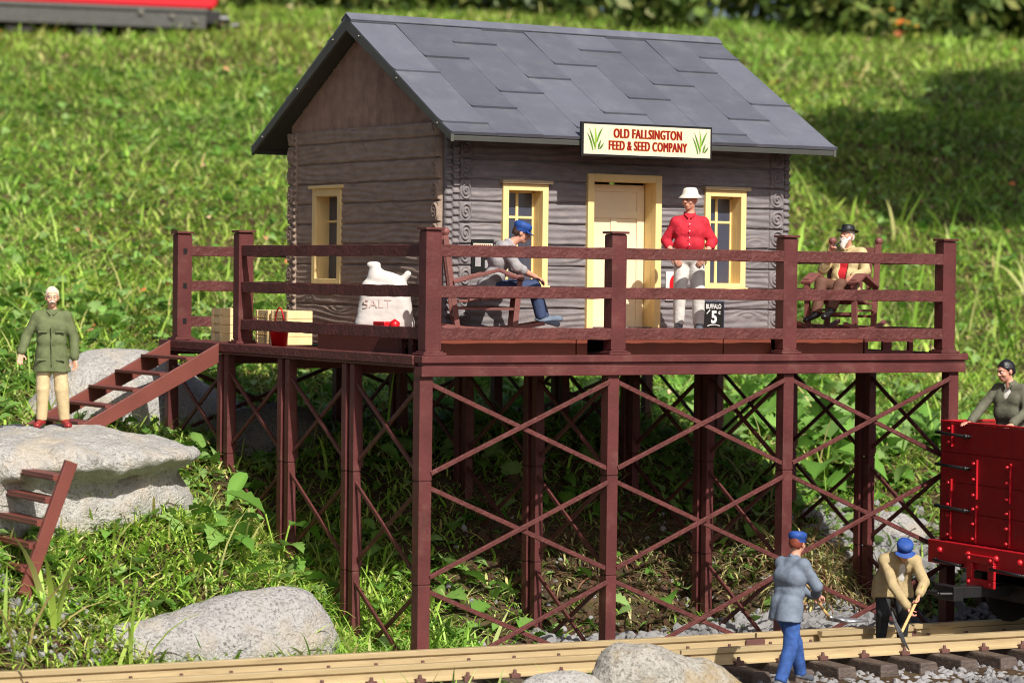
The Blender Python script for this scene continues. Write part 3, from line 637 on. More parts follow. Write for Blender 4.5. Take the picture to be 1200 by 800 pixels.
# door
a, b, c_, d_ = DR; fw = 0.095; mb = MB()
mb.box((a, -0.085, c_), (a+fw, 0.02, d_)); mb.box((b-fw, -0.085, c_), (b, 0.02, d_)); mb.box((a+fw, -0.085, d_-fw), (b-fw, 0.02, d_))
mb.box((a+fw-.02, 0.021, c_), (a+fw, 0.22, d_-fw+.01)); mb.box((b-fw, 0.021, c_), (b-fw+.02, 0.22, d_-fw+.01)); mb.box((a+fw, 0.021, d_-fw), (b-fw, 0.22, d_-fw+.02))
fr = mb.go('door_frame', 'cream', house, 0.006)
mb = MB(); y0 = 0.175; x0 = a+fw; x1 = b-fw; h = d_-fw-c_
mb.box((x0, y0+.018, c_), (x1-.01, y0+.045, d_-fw-.03)); st = 0.11
for q0, q1 in ((x0, x0+st), (x1-.01-st, x1-.01)): mb.box((q0, y0, c_), (q1, y0+.0175, d_-fw-.03))
for z0, z1 in ((c_, c_+.14), (c_+.46, c_+.53), (c_+.93, c_+1.06), (c_+1.45, c_+1.55), (d_-fw-.12, d_-fw-.03)): mb.box((x0+st, y0, z0), (x1-.01-st, y0+.0175, z1))
mb.box(((x0+x1)/2-.05, y0+.0002, c_+1.06), ((x0+x1)/2+.04, y0+.0172, c_+1.45)); door = mb.go('door', 'door_cream', house, 0.004)
mb = MB(); mb.ball((x1-.10, y0-.03, c_+.98), 0.028, 6); mb.cyl((x1-.10, y0, c_+.98), (x1-.10, y0-.03, c_+.98), 0.01); mb.go('handle', 'cap_tan', door, smooth=True)

# ------------------------------------------------------------------ lettering
def text_obj(body, size, m, parent, loc, rot, sx=1.0, off=0.0, ext=0.003, spacing=1.0, shear=0.0, shifts=((0, 0),), dstep=0.0004):
    cu = bpy.data.curves.new('lettering', 'FONT'); cu.body = body; cu.size = size; cu.align_x = 'CENTER'; cu.align_y = 'CENTER'; cu.offset = off; cu.extrude = ext; cu.space_character = spacing; cu.resolution_u = 4; cu.shear = shear
    t = bpy.data.objects.new('tmp', cu); col.objects.link(t); dg = bpy.context.evaluated_depsgraph_get(); me = bpy.data.meshes.new_from_object(t.evaluated_get(dg))
    bpy.data.objects.remove(t)
    vs = [tuple(v.co) for v in me.vertices]; fs = [tuple(p.vertices) for p in me.polygons]; me = bpy.data.meshes.new('lettering'); VV = []; FF = []
    for k, (dx, dz) in enumerate(shifts): n0 = len(VV); VV += [(x+dx, y+dz, z+k*dstep) for x, y, z in vs]; FF += [tuple(i+n0 for i in f) for f in fs]
    me.from_pydata(VV, [], FF); me.update(); me.name = 'lettering'; me.materials.clear(); me.materials.append(MATS[m])
    o = bpy.data.objects.new('lettering', me); col.objects.link(o); o.parent = parent; o.location = loc; o.rotation_euler = rot; o.scale = (sx, 1, 1); return o
sign = thing('shop_sign', 'cream sign board with red lettering OLD FALLSINGTON FEED & SEED COMPANY hung at the eave', 'sign', (3.65, 0.93, 2.675))
mb = MB(); mb.box((-0.995, -0.03, -0.215), (0.995, 0.02, 0.215)); mb.go('frame', 'sign_black', sign, 0.006)
mb = MB(); mb.box((-0.965, -0.036, -0.187), (0.965, -0.0302, 0.187)); mb.go('panel', 'sign_cream', sign)
for body, z, wdt in (('OLD FALLSINGTON', 0.078, 0.66), ('FEED & SEED COMPANY', -0.075, 0.62)):
    text_obj(body, 0.165, 'sign_gold', sign, (0, -0.0372, z), (PI/2, 0, 0), wdt, 0.0, 0.0, 1.10, shifts=[(-.017, -.006), (.018, -.006), (-.015, .005), (.018, .005)], dstep=.00015)
    text_obj(body, 0.165, 'sign_red', sign, (0, -0.0385, z), (PI/2, 0, 0), wdt, 0.0, 0.0, 1.10, shifts=[(-.012, 0), (-.007, 0.001), (-.002, 0), (.003, -.001), (.008, 0), (.012, 0)], dstep=.00015)
def grass_motif(cx):
    for i, (x0, z0, x1, z1, x2, z2, w, c) in enumerate([(0,-.13,.03,.03,-.01,.17,.022,1),(-.03,-.14,-.06,.0,-.12,.08,.018,0),(.0,-.10,-.04,.03,-.09,.14,.018,0),(.03,-.03,.06,.08,.12,.16,.02,0),(.05,-.12,.06,-.06,.09,.0,.02,0),(.07,-.12,.10,-.09,.13,-.04,.022,0)]):
        V = []; N = 8
        for k in range(N+1):
            t = k/N; x = (1-t)**2*x0+2*t*(1-t)*x1+t*t*x2; z = (1-t)**2*z0+2*t*(1-t)*z1+t*t*z2; ww = w*math.sin(PI*min(1, 0.15+0.85*t))*0.5*1.4
            V += [(cx+x-ww, -0.0385-0.0006*i, z), (cx+x+ww, -0.0385-0.0006*i, z)]
        obj_from('grass_motif', V, [(2*k, 2*k+1, 2*k+3, 2*k+2) for k in range(N)], 'leaf_paint_light' if c else 'leaf_paint', sign)
grass_motif(-0.80); grass_motif(0.80)
po = thing('price_poster', 'small black price poster with white figure 5 low by the right window', 'poster', (5.16, 1.555, 0.46))
mb = MB(); mb.box((-0.175, -0.012, -0.19), (0.175, 0.012, 0.19)); mb.go('board', 'sign_black', po, 0.004)
mb = MB()
for s_ in (-1, 1): mb.box((s_*.168-.005, -.0145, -.183), (s_*.168+.005, -.0122, .183)); mb.box((-.16, -.0145, s_*.178-.005), (.16, -.0122, s_*.178+.005))
mb.go('border', 'curtain', po)
text_obj('BUFFALO', 0.085, 'white_paint', po, (0, -0.014, 0.115), (PI/2, 0, 0), 0.70, 0.002, 0.001)
text_obj('5', 0.22, 'white_paint', po, (0.01, -0.014, -0.03), (PI/2, 0, 0), 0.9, 0.008, 0.001)
text_obj('c', 0.08, 'white_paint', po, (0.095, -0.014, 0.04), (PI/2, 0, 0), 0.9, 0.003, 0.001)
mb = MB(); mb.tube([(-.10, -.016, -.14), (-.04, -.016, -.125), (.04, -.016, -.125), (.10, -.016, -.14)], 0.006, 5); mb.tube([(-.11, -.016, .02), (-.06, -.016, .07)], 0.007, 5); mb.go('flourish', 'white_paint', po)
p2 = thing('wall_notice', 'small black notice with a red-lettered white strip, on the wall left of the left window', 'notice', (1.62, 1.555, 1.19))
mb = MB(); mb.box((-0.16, -0.012, -0.21), (0.16, 0.012, 0.21)); mb.go('board', 'sign_black', p2, 0.004)
mb = MB(); mb.box((-0.14, -0.0145, 0.09), (0.14, -0.0122, 0.16)); mb.go('title_strip', 'sign_cream', p2)
mb = MB(); mb.box((-0.11, -0.0145, -0.13), (-0.03, -0.0122, 0.02)); mb.box((0.03, -0.0145, -0.15), (0.10, -0.0122, -0.05)); mb.go('picture', 'shirt_grey', p2)
mb = MB()
for k in range(9): mb.box((-0.125+k*.028, -0.0168, 0.105), (-0.109+k*.028, -0.0146, 0.145))
mb.go('lettering', 'sign_red', p2)
p3 = thing('wall_placard', 'white placard with a red oval on the wall behind the red-shirted man', 'placard', (4.55, 1.555, 0.84))
mb = MB(); mb.box((-0.15, -0.012, -0.19), (0.15, 0.012, 0.19)); mb.go('board', 'white_paint', p3, 0.004)
mb = MB(); mb.lathe((0, 0, 0), [(0.0, 0), (0.11, 0), (0.11, 0.002)], 24); o = mb.go('oval', 'red_plastic', p3); o.rotation_euler = (PI/2, 0, 0); o.location = (0, -0.0135, 0.01); o.scale = (0.9, 1.35, 1)
mb = MB(); mb.box((-0.13, -.0135, -0.18), (0.13, -.0122, -0.165)); mb.go('border', 'trouser_blue', p3)

# ------------------------------------------------------------------ stairs
def stairs(name, label, A, B, width, nt_, m, sh=0.21, group=None, bottom_flat=True):
    """A top, B bottom of the near stringer (top edge), width along +Y; treads between"""
    A = Vector(A); B = Vector(B); t = thing(name, label, 'stairs', tuple(B), 0, group); o_ = B.copy()
    A = A-o_; B = B-o_; d = (B-A)
    for s_ in (0, 1):
        off = Vector((0, s_*(width-0.05), 0)); lo = sh
        q = [A+off, B+off, B+off+Vector((0.34 if bottom_flat else 0.02, 0, -0.02 if bottom_flat else -sh*.6)), A+off+Vector((0, 0, -lo*1.25))]
        mb = MB(); mb.prism(q, (0, 0.05, 0)); mb.go('stringer', m, t, 0.006)
    for k in range(nt_):
        f_ = (k+0.75)/(nt_+0.45); c = A+d*f_
        mb = MB(); mb.box((c.x-0.16, 0.052, c.z-0.075), (c.x+0.10, width-0.052, c.z-0.035)); mb.go('tread', m, t, 0.005)
    return t
stairs('wooden_stairs', 'reddish open-tread stairs leaning from the pale boulder up to the maroon deck', (-0.24, 5.30, 0.0), (-2.33, 5.30, -1.13), 1.62, 5, 'stair_plastic')
lad = thing('wooden_stairs', 'steep reddish stairs propped against the front of the flat boulder at the picture edge', 'stairs', (-4.64, 1.0, -2.72))
A = Vector((0.56, 0, 1.50)); B = Vector((0, 0, 0)); d = A-B
for s_ in (0, 1):
    mb = MB(); off = Vector((0, s_*1.75, 0)); mb.bar(B+off, A+off, 0.07, 0.15, (0, 0, 1)); mb.go('stringer', 'stair_plastic', lad, 0.006)
for k in range(5):
    c = B+d*(0.20+0.17*k); mb = MB(); mb.box((c.x-.13, 0.04, c.z-.035), (c.x+.06, 1.71, c.z+.035)); mb.box((c.x-.13, 0.04, c.z-.01), (c.x-.15, 1.71, c.z+.0)); mb.go('tread', 'stair_plastic', lad, 0.006)

# ------------------------------------------------------------------ track
track = thing('railway_track', 'tan brass rails on dark brown sleepers crossing in front of the trestle', 'track', (0, -1.6, -3.6))
to = Vector((0, -1.6, -3.6)); TS = -0.092                                   # slope of the track in plan
fy = lambda x: -0.36+TS*(x+1.3)+0.012*max(0, x-2); ny = lambda x: fy(x)-1.05-0.004*(x-3)
prof = [(-.075,0),(.075,0),(.075,.022),(.02,.04),(.016,.125),(.048,.142),(.052,.20),(-.052,.20),(-.048,.142),(-.016,.125),(-.02,.04),(-.075,.022)]
def rail_piece(xs, fyy, name='rail', m='rail_brass'):
    V = []; F = []; n = len(prof)
    for x in xs:
        for (a, z) in prof: V.append(Vector((x, fyy(x)+a, -3.6+z))-to)
    for i in range(len(xs)-1):
        for k in range(n): F.append((i*n+k, i*n+n+k, i*n+n+(k+1) % n, i*n+(k+1) % n))
    F.append(list(range(n))); F.append(list(range((len(xs)-1)*n, len(xs)*n))[::-1])
    return obj_from(name, V, F, m, track, bevel=0.004)
rail_piece(np.linspace(-10, 4.14, 20), fy); rail_piece(np.linspace(4.17, 6.38, 6), fy); rail_piece(np.linspace(6.41, 20, 16), fy)
rail_piece(np.linspace(-10, 2.40, 16), ny); rail_piece(np.linspace(2.42, 20, 20), ny)
rail_piece(np.linspace(5.0, 6.36, 4), lambda x: fy(x)-0.16, 'check_rail')
for x, f_ in ((4.155, fy), (6.395, fy), (2.41, ny)):
    mb = MB(); c = Vector((x, f_(x), -3.6))-to; mb.box((c.x-.14, c.y-.05, .045), (c.x+.14, c.y-.022, .12)); mb.box((c.x-.14, c.y+.022, .045), (c.x+.14, c.y+.05, .12)); mb.go('rail_joiner', 'clip_brown', track, 0.004)
th = math.atan(TS); k = 0; x = -9.7
while x < 14:
    mb = MB(); yc = (fy(x)+ny(x))/2; j = random.uniform(-.02, .02); Ln = 1.27
    q = Vector((x+j, yc, 0))-Vector((0, to.y, 0)); ct, st_ = math.cos(th), math.sin(th)
    def W_(a, b, z): return (q.x+a*ct-b*st_, q.y+a*st_+b*ct, z)
    w0, w1, h = 0.14, 0.12, 0.17; V = [W_(-w0, -Ln, -h-.01), W_(w0, -Ln, -h-.01), W_(w0, Ln, -h-.01), W_(-w0, Ln, -h-.01), W_(-w1, -Ln+.03, -.006), W_(w1, -Ln+.03, -.006), W_(w1, Ln-.03, -.006), W_(-w1, Ln-.03, -.006)]
    mb.add(V, [(0,3,2,1),(4,5,6,7),(0,1,5,4),(1,2,6,5),(2,3,7,6),(3,0,4,7)]); tie = mb.go('sleeper', 'tie_brown', track, 0.022)
    for yy in (fy(x), ny(x)):
        for s_ in (-1, 1):
            mb = MB(); cx, cy = x, yy-to.y+s_*0.085; mb.box((cx-.06, cy-.035, -.004), (cx+.06, cy+.035, .045)); mb.cyl((cx, cy, .04), (cx, cy, .09), 0.026, 0.02, 6); mb.go('rail_clip', 'clip_brown', tie, 0.004)
    x += 0.585

# ------------------------------------------------------------------ freight wagon
wg = thing('freight_wagon', 'dark red plank-sided freight wagon with black grab irons standing on the rails', 'wagon', (7.27, -1.60, -3.38), math.atan(TS))
WH = 1.12; L_ = 6.4; z0, z1 = 0.98, 2.50
mb = MB()
for k in range(4):
    a = z0+(z1-z0)*k/4; b = z0+(z1-z0)*(k+1)/4; mb.box((0.0, -WH, a+.006), (0.07, WH, b-.006))
mb.box((0.012, -WH+.01, z0), (0.06, WH-.01, z1-.01)); mb.go('end_panel', 'wagon_red', wg, 0.006)
for s_ in (-1, 1):
    mb = MB()
    for k in range(4): a = z0+(z1-z0)*k/4; b = z0+(z1-z0)*(k+1)/4; mb.box((0.071, s_*WH-.03, a+.006), (L_, s_*WH+.03, b-.006))
    mb.box((0.071, s_*WH-.02, z0), (L_, s_*WH+.02, z1-.01)); mb.go('side_panel', 'wagon_red', wg, 0.006)
    mb = MB()
    for xx in np.linspace(0.2, L_-.2, 7): mb.box((xx-.04, s_*(WH+.031), z0), (xx+.04, s_*(WH+.06), z1))
    mb.go('side_rib', 'wagon_bright', wg, 0.005)
mb = MB(); mb.box((L_+.001, -WH, z0), (L_+.07, WH, z1)); mb.go('end_panel', 'wagon_red', wg)
mb = MB(); mb.box((0.0, -WH-.03, z1+.001), (0.08, WH+.03, z1+.03)); 
for s_ in (-1, 1): mb.box((0.081, s_*WH-.045, z1+.001), (L_+.07, s_*WH+.045, z1+.03))
mb.go('top_rim', 'wagon_bright', wg, 0.006)
mb = MB(); mb.box((0.071, -WH+.031, z0-.02), (L_, WH-.031, z0+.04)); mb.go('floor', 'underframe', wg)
for yy, zz in ((0.86, ((z1-.30, z1-.02), (z0+.42, z0+.80), (z0+.03, z0+.38))), (0.30, ((z0+.58, z0+1.08), (z0+.02, z0+.5))), (-0.42, ((z0+.58, z0+1.08), (z0+.02, z0+.5))), (-0.92, ((z0+.05, z1-.05),))):
    for a, b in zz:
        mb = MB(); mb.box((-0.03, yy-.012, a), (-0.001, yy+.012, b)); rb = mb.go('end_rib', 'wagon_bright', wg, 0.003)
        n_ = max(2, int(round((b-a)/.16)))
        for i in range(n_): mb = MB(); mb.ball((-0.03, yy+.05, a+.05+(b-a-.1)*i/(n_-1)), 0.030, 6, (1, 1, .8)); mb.go('rivet', 'wagon_bright', rb, smooth=True)
for zz in (z1-.13, z0+.98, z0+.44):
    mb = MB(); mb.tube([(0.0, 1.16, zz), (-.07, 1.14, zz), (-.07, 0.48, zz-.02), (-.0, 0.47, zz-.02)], 0.021, 8); mb.ball((-.07, .48, zz-.02), .034, 6); mb.go('grab_iron', 'iron_black', wg, smooth=True)
mb = MB(); mb.box((-0.12, -WH-.09, z0-.30), (0.18, WH+.09, z0-.001)); mb.go('buffer_beam', 'wagon_bright', wg, 0.008)
for yy, zz in ((0.93, z0-.12), (0.30, z0-.12), (-.30, z0-.12), (-.8, z0-.12)): mb = MB(); mb.ball((-0.125, yy, zz), 0.045, 6); mb.go('rivet', 'wagon_bright', wg, smooth=True)
for a, b in ((1.0, .42), (-.25, -.9)):
    mb = MB(); mb.tube([(-.12, a, z0-.24), (-.18, a, z0-.25), (-.18, b, z0-.27), (-.12, b, z0-.27)], 0.02, 8); mb.go('grab_iron', 'iron_black', wg, smooth=True)
mb = MB(); mb.box((-.17, -.30, z0-.20), (-.121, .28, z0-.10)); mb.box((-.17, -.30, z0-.50), (-.121, .28, z0-.40)); mb.box((-.17, .16, z0-.399), (-.121, .28, z0-.201)); mb.box((-.17, -.30, z0-.399), (-.121, -.18, z0-.201)); cp = mb.go('coupler_pocket', 'wagon_bright', wg, 0.01)
for yy in (.22, -.24):
    for zz in (z0-.15, z0-.45): mb = MB(); mb.ball((-.172, yy, zz), .03, 5); mb.go('bolt', 'wagon_bright', cp, smooth=True)
mb = MB(); mb.box((-.62, -.10, .36), (.25, .10, .50)); mb.box((-.70, -.22, .34), (-.55, .22, .52)); mb.tube([(-.6, -.2, .43), (-.85, -.12, .43), (-.85, .12, .43), (-.6, .2, .43)], .025, 8); mb.go('coupler', 'iron_black', wg, 0.01)
mb = MB(); mb.box((0.2, -.75, .62), (L_-.1, .75, .95)); mb.box((.3, -.62, .28), (1.9, .62, .5)); mb.box((.3, .60, .2), (2.0, .78, .6)); mb.box((.3, -.78, .2), (2.0, -.60, .6)); mb.go('underframe', 'underframe', wg, 0.01)
for xx in (0.65, 1.75, L_-1.7, L_-.6):
    mb = MB()
    for s_ in (-1, 1): mb.cyl((xx, s_*.47, .33), (xx, s_*.55, .33), .33, .33, 24); mb.cyl((xx, s_*.42, .33), (xx, s_*.469, .33), .37, .37, 24)
    mb.cyl((xx, -.7, .33), (xx, .7, .33), .05); mb.go('wheelset', 'underframe', wg, smooth=False)
cr_ = thing('wooden_crate', 'plain brown crate inside the red wagon under the man in the olive jacket', 'crate', (8.05, -1.55, -2.38))
mb = MB()
for k in range(3): mb.box((-.3, -.4, .01+k*.135), (.3, .4, .135+k*.135))
mb.go('slats', 'tie_brown', cr_, .006)
mb = MB()
for sx in (-1, 1):
    for sy in (-1, 1): mb.box((sx*.3-.02, sy*.4-.02, 0.0), (sx*.3+.02, sy*.4+.02, .418))
mb.go('corner_post', 'tie_brown', cr_, .004)

# ------------------------------------------------------------------ red locomotive far up the lawn
lz = float(ground(20, 62))
lc = thing('model_locomotive', 'dark grey and red locomotive standing blurred in the grass at the top of the lawn', 'locomotive', (20.0, 49.9, float(ground(20.0, 49.9))-0.34), R(-14))
mb = MB(); mb.box((-11, -1.1, 0.35), (-0.1, 1.1, .93)); mb.box((-11.05, -1.16, 0.84), (-0.05, 1.16, .96)); mb.go('frame', 'loco_grey', lc, 0.03)
mb = MB(); mb.box((-.1, -.9, .55), (.35, .9, .95)); mb.box((.35, -.3, .4), (.8, .3, .75)); mb.tube([(.8, 0, .55), (1.2, 0, .6)], .12); mb.tube([(.35, .7, .7), (.65, .7, .7)], .16); mb.tube([(.35, -.7, .7), (.65, -.7, .7)], .16); mb.go('buffer', 'iron_black', lc, 0.02)
mb = MB(); mb.prism([(-10.6, -1.0, .97), (0.15, -1.0, .97), (0.3, -1.0, 1.2), (-.2, -1.0, 2.6), (-2.6, -1.0, 2.7), (-3.0, -1.0, 3.9), (-6.5, -1.0, 3.9), (-6.8, -1.0, 2.7), (-10.6, -1.0, 2.6)], (0, 2.0, 0)); bd = mb.go('body', 'loco_red', lc, 0.08)
for a, b in ((-3.7, -3.2), (-5.0, -4.2), (-6.2, -5.4)):
    mb = MB(); mb.box((a, -1.03, 2.85), (b, -1.001, 3.55)); mb.go('window', 'glass', bd)
for xx in (-1.5, -3.6, -5.7, -7.8, -9.6):
    mb = MB()
    for s_ in (-1, 1): mb.cyl((xx, s_*.75, .42), (xx, s_*.95, .42), .45, .45, 20)
    mb.cyl((xx, -.75, .42), (xx, .75, .42), .08); mb.go('wheelset', 'underframe', lc)
mb = MB()
for xx, zz in ((-.45, .62), (-1.15, .72), (-2.1, .8), (-9.0, .75)): mb.cyl((xx, -1.12, zz), (xx, -1.19, zz), .09)
mb.go('lamp_fitting', 'screw', lc)

# ------------------------------------------------------------------ things on the deck
def crate(loc, sx, sy, sz, label, rows=3, group='yellow crates at the back of the deck'):
    t = thing('plank_crate', label, 'crate', loc, 0, group); mb = MB(); h = sz/rows
    for k in range(rows): mb.box((-sx/2, -sy/2, k*h+.003), (sx/2, sy/2, (k+1)*h-.003))
    mb.go('planks', 'crate_yellow', t, 0.006)
    mb = MB()
    for s_ in (-1, 1): mb.box((-sx/2-.008, s_*(sy/2-.05)-.03, 0.004), (sx/2+.008, s_*(sy/2-.05)+.03, sz-.006))
    mb.go('batten', 'crate_yellow', t, 0.004)
    mb = MB()
    for k in range(1, rows):
        for q in range(7): mb.ball((-sx/2-.009, -sy/2+sy*(q+.5)/7, k*h+.02), .008, 4)
    mb.go('nail', 'crate_line', t)
crate((0.22, 6.05, 0), 0.30, 0.34, 0.46, 'single upright yellow crate beside the stair opening of the deck', 4)
crate((0.42, 4.98, 0), 0.36, 0.42, 0.225, 'yellow crate bottom left in the stack of four behind the railing', 2)
crate((0.42, 4.98, 0.228), 0.36, 0.42, 0.225, 'darker yellow crate top left in the stack of four behind the railing', 2)
crate((0.42, 4.47, 0), 0.36, 0.52, 0.225, 'long yellow crate bottom right of the stack, half behind the red bucket', 2)
crate((0.42, 4.47, 0.228), 0.36, 0.52, 0.225, 'long yellow crate top right of the stack, behind the bucket handle', 2)
bk = thing('bucket', 'bright red bucket with its wire handle raised, in front of the yellow crates', 'bucket', (0.10, 4.18, -0.03))
mb = MB(); mb.lathe((0, 0, 0), [(0, 0), (.095, 0), (.135, .30), (.142, .30), (.142, .315), (.128, .315), (.09, .015), (0, .015)], 24); mb.go('pail', 'red_plastic', bk, smooth=True)
mb = MB(); q = [(0, .125*math.cos(t), .30+.22*math.sin(t)) for t in np.linspace(0, PI, 14)]; mb.tube(q, .012, 6); mb.go('handle', 'red_plastic', bk, smooth=True)
sk = thing('salt_sack', 'white sack with worn lettering SALT and two tied ears on the porch base', 'sack', (0.62, 2.25, 0.264), R(59)); sk.scale = (1, 1.04, .93)
V, F = sdf_mesh([dict(p=[Cap((0, -.215+.012*i_, .10+.085*i_), (0, .215-.012*i_, .10+.09*i_), .135) for i_ in range(6)]+[Cap((0, -.25, .05), (0, .25, .05), .11), Cap((0, .10, .68), (0, .13, .83), .10, .065), Cap((0, .09, .865), (0, .19, .865), .030, .035), Cap((0, -.19, .62), (0, -.27, .745), .045, .045), Cap((0, -.10, .62), (0, .10, .70), .125, .11)], k=.04, cut=[((0, 0, 0.01), (0, 0, -1))])], .011, .005, 7)
fast_mesh('bag', V, F, 'salt_white', sk)
text_obj('SALT', 0.165, 'salt_text', sk, (-0.143, 0.09, 0.33), (PI/2, 0, -PI/2), 0.95, 0.0, 0.002)
tb = thing('red_box', 'small red lidded box with a knob beside the salt sack', 'box', (0.36, 1.72, 0.264))
mb = MB(); mb.box((-.09, -.10, .0), (.09, .20, .10)); mb.go('case', 'red_plastic', tb, .012)
mb = MB(); mb.lathe((0, -.20, 0), [(0, 0), (.06, 0), (.065, .09), (.045, .11), (.0, .14)], 16); mb.go('knob', 'red_plastic', tb, smooth=True)

# ------------------------------------------------------------------ rocks
def rock(name, label, loc, groups, vox, m, amp=.05, freq=1.6, seed=0., extra=None, cat='boulder'):
    extra = extra or (lambda P, D: D+.010*fbm(P, freq*5, 3, seed+2))
    V, F = sdf_mesh(groups, vox, amp, freq, seed, extra); o = fast_mesh(name, V, F, m); o.location = loc; tag(o, label, cat); return o
rock('flat_boulder', 'broad flat-topped pale boulder with an undercut front, under the man in the green coat', (-4.1, 4.3, -1.55),
     [dict(p=[Ell((-.3, 0.1, .26), (2.7, 2.0, .24)), Ell((1.0, -.5, .24), (1.75, 1.75, .22)), Ell((-1.6, -.4, .22), (1.8, 1.8, .24)), Ell((0.4, -.9, .20), (1.6, 1.45, .24)), Ell((.4, 1.2, .25), (1.9, 1.6, .24))], k=.2, cut=[((0, 0, .47), (-.03, .035, 1))]),
      dict(p=[Ell((-.3, .0, -.55), (2.5, 1.85, .95)), Ell((1.2, -.3, -.38), (1.55, 1.55, .78)), Ell((-.2, -.9, -.4), (1.7, 1.2, .8)), Ell((-1.4, 0, -.7), (1.6, 1.5, .8))], k=.4, kk=.16)], .05, 'granite_pale', .055, 2.6, 1.0)
rock('boulder', 'large pale domed boulder on the grass behind the upper stairs', (-0.15, 8.35, -1.35), [dict(p=[Ell((-.2, 0, .1), (1.25, 1.0, 1.12)), Ell((.8, 0, -.1), (1.1, 1.0, .8)), Ell((-.9, .1, -.2), (.8, .8, .7))], k=.4)], .05, 'granite_pale', .05, 1.6, 3.0)
rock('boulder', 'dark weathered boulder in the shade below the stairs behind the rear legs', (1.0, 6.3, -1.7), [dict(p=[Ell((0, 0, 0), (1.0, .8, .85)), Ell((.7, .3, -.1), (.8, .7, .6))], k=.3)], .05, 'granite_dark', .07, 1.8, 4.0)
rock('boulder', 'rounded speckled grey boulder lying in the grass just behind the left rails', (-2.15, 1.0, -3.62), [dict(p=[Ell((0.05, 0, .15), (1.45, .60, .52)), Ell((.75, 0, .22), (.64, .5, .66)), Ell((.2, 0, .2), (.8, .5, .60)), Ell((-.95, 0, .04), (1.0, .5, .50))], k=.2)], .035, 'granite', .025, 2.0, 5.0)
rock('boulder', 'small pale rounded stone in front of the rails at the bottom edge', (0.05, -3.0, -3.70), [dict(p=[Ell((0, 0, 0), (.60, .42, .37)), Ell((-.35, 0, -.1), (.4, .35, .25))], k=.2)], .025, 'granite_pale', .02, 2.5, 6.0)
rock('boulder', 'ochre-streaked angular rock in front of the rails at the bottom edge', (1.30, -2.95, -3.76), [dict(p=[Ell((-.22, 0, .15), (.62, .50, .50)), Ell((.30, 0, .05), (.75, .5, .42)), Ell((-.45, .05, .28), (.26, .3, .35)), Ell((.8, 0, -.1), (.45, .42, .3))], k=.16)], .022, 'granite_ochre', .028, 3.0, 7.5)
rock('boulder', 'grey rough stone beside the right trestle leg behind the wagon', (9.6, 3.3, -2.85), [dict(p=[Ell((0, 0, 0), (.55, .5, .42)), Ell((.5, .2, -.1), (.5, .4, .3))], k=.15)], .03, 'granite', .05, 3.0, 8.5)
rock('boulder', 'low grey stone beside the flat boulder at the left picture edge', (-5.5, 6.9, -1.1), [dict(p=[Ell((0, 0, 0), (.7, .6, .5))], k=.15)], .04, 'granite', .05, 2.0, 9.5)
# ------------------------------------------------------------------ figures
def V3(*a): return np.array(a, float)
def rotm(yaw, pitch, roll=0):
    """columns = head axes (x = figure's left, y = back, z = up); facing -Y; +pitch looks down, +yaw turns to the figure's left (+x)"""
    cy, sy = math.cos(yaw), math.sin(yaw); cp, sp = math.cos(pitch), math.sin(pitch); cr_, sr = math.cos(roll), math.sin(roll)
    Rz = np.array([(cy,-sy,0),(sy,cy,0),(0,0,1)]); Rx = np.array([(1,0,0),(0,cp,-sp),(0,sp,cp)]); Ry = np.array([(cr_,0,sr),(0,1,0),(-sr,0,cr_)])
    return Rz@Rx@Ry
def nrm(v): return v/(np.linalg.norm(v)+1e-9)
def hand_prims(w, d, n, side, curl, s=1.0, spread=.0):
    """w wrist, d pointing direction, n palm-outward normal; curl 0..1.6; thumb on side*across"""
    d = nrm(d); n = nrm(n-(n@d)*d); x = np.cross(d, n)*side; P = []
    pc = w+d*.05*s; 
    for k in (-.024, -.008, .008, .024): P.append(Cap(w+d*.015*s+x*k*.6*s, w+d*.088*s+x*k*s, .0150*s, .0130*s))
    fl = [.062, .074, .070, .055]; F = []
    for i, k in enumerate((.0285, .0095, -.0095, -.0275)):
        b = w+d*.090*s+x*k*s; dd = nrm(d+x*(k*spread*8)); L = fl[i]*s; q = b; a = 0
        for j, (fr, rr_) in enumerate(((.45, .0098), (.32, .0090), (.25, .0080))):
            a += curl*(.35, .6, .5)[j]; v = dd*math.cos(a)+n*math.sin(a); q2 = q+v*L*fr*1.05; F.append(Cap(q, q2, rr_*s, (rr_-.0012)*s)); q = q2
    t0 = w+d*.03*s+x*.026*s; v1 = nrm(d*.65+x*.75+n*.3); t1 = t0+v1*.042*s; v2 = nrm(d*.9+x*.25+n*(.3+.5*curl)); t2 = t1+v2*.034*s
    F += [Cap(t0, t1, .0125*s, .0105*s), Cap(t1, t2, .0105*s, .0085*s)]
    return P, F
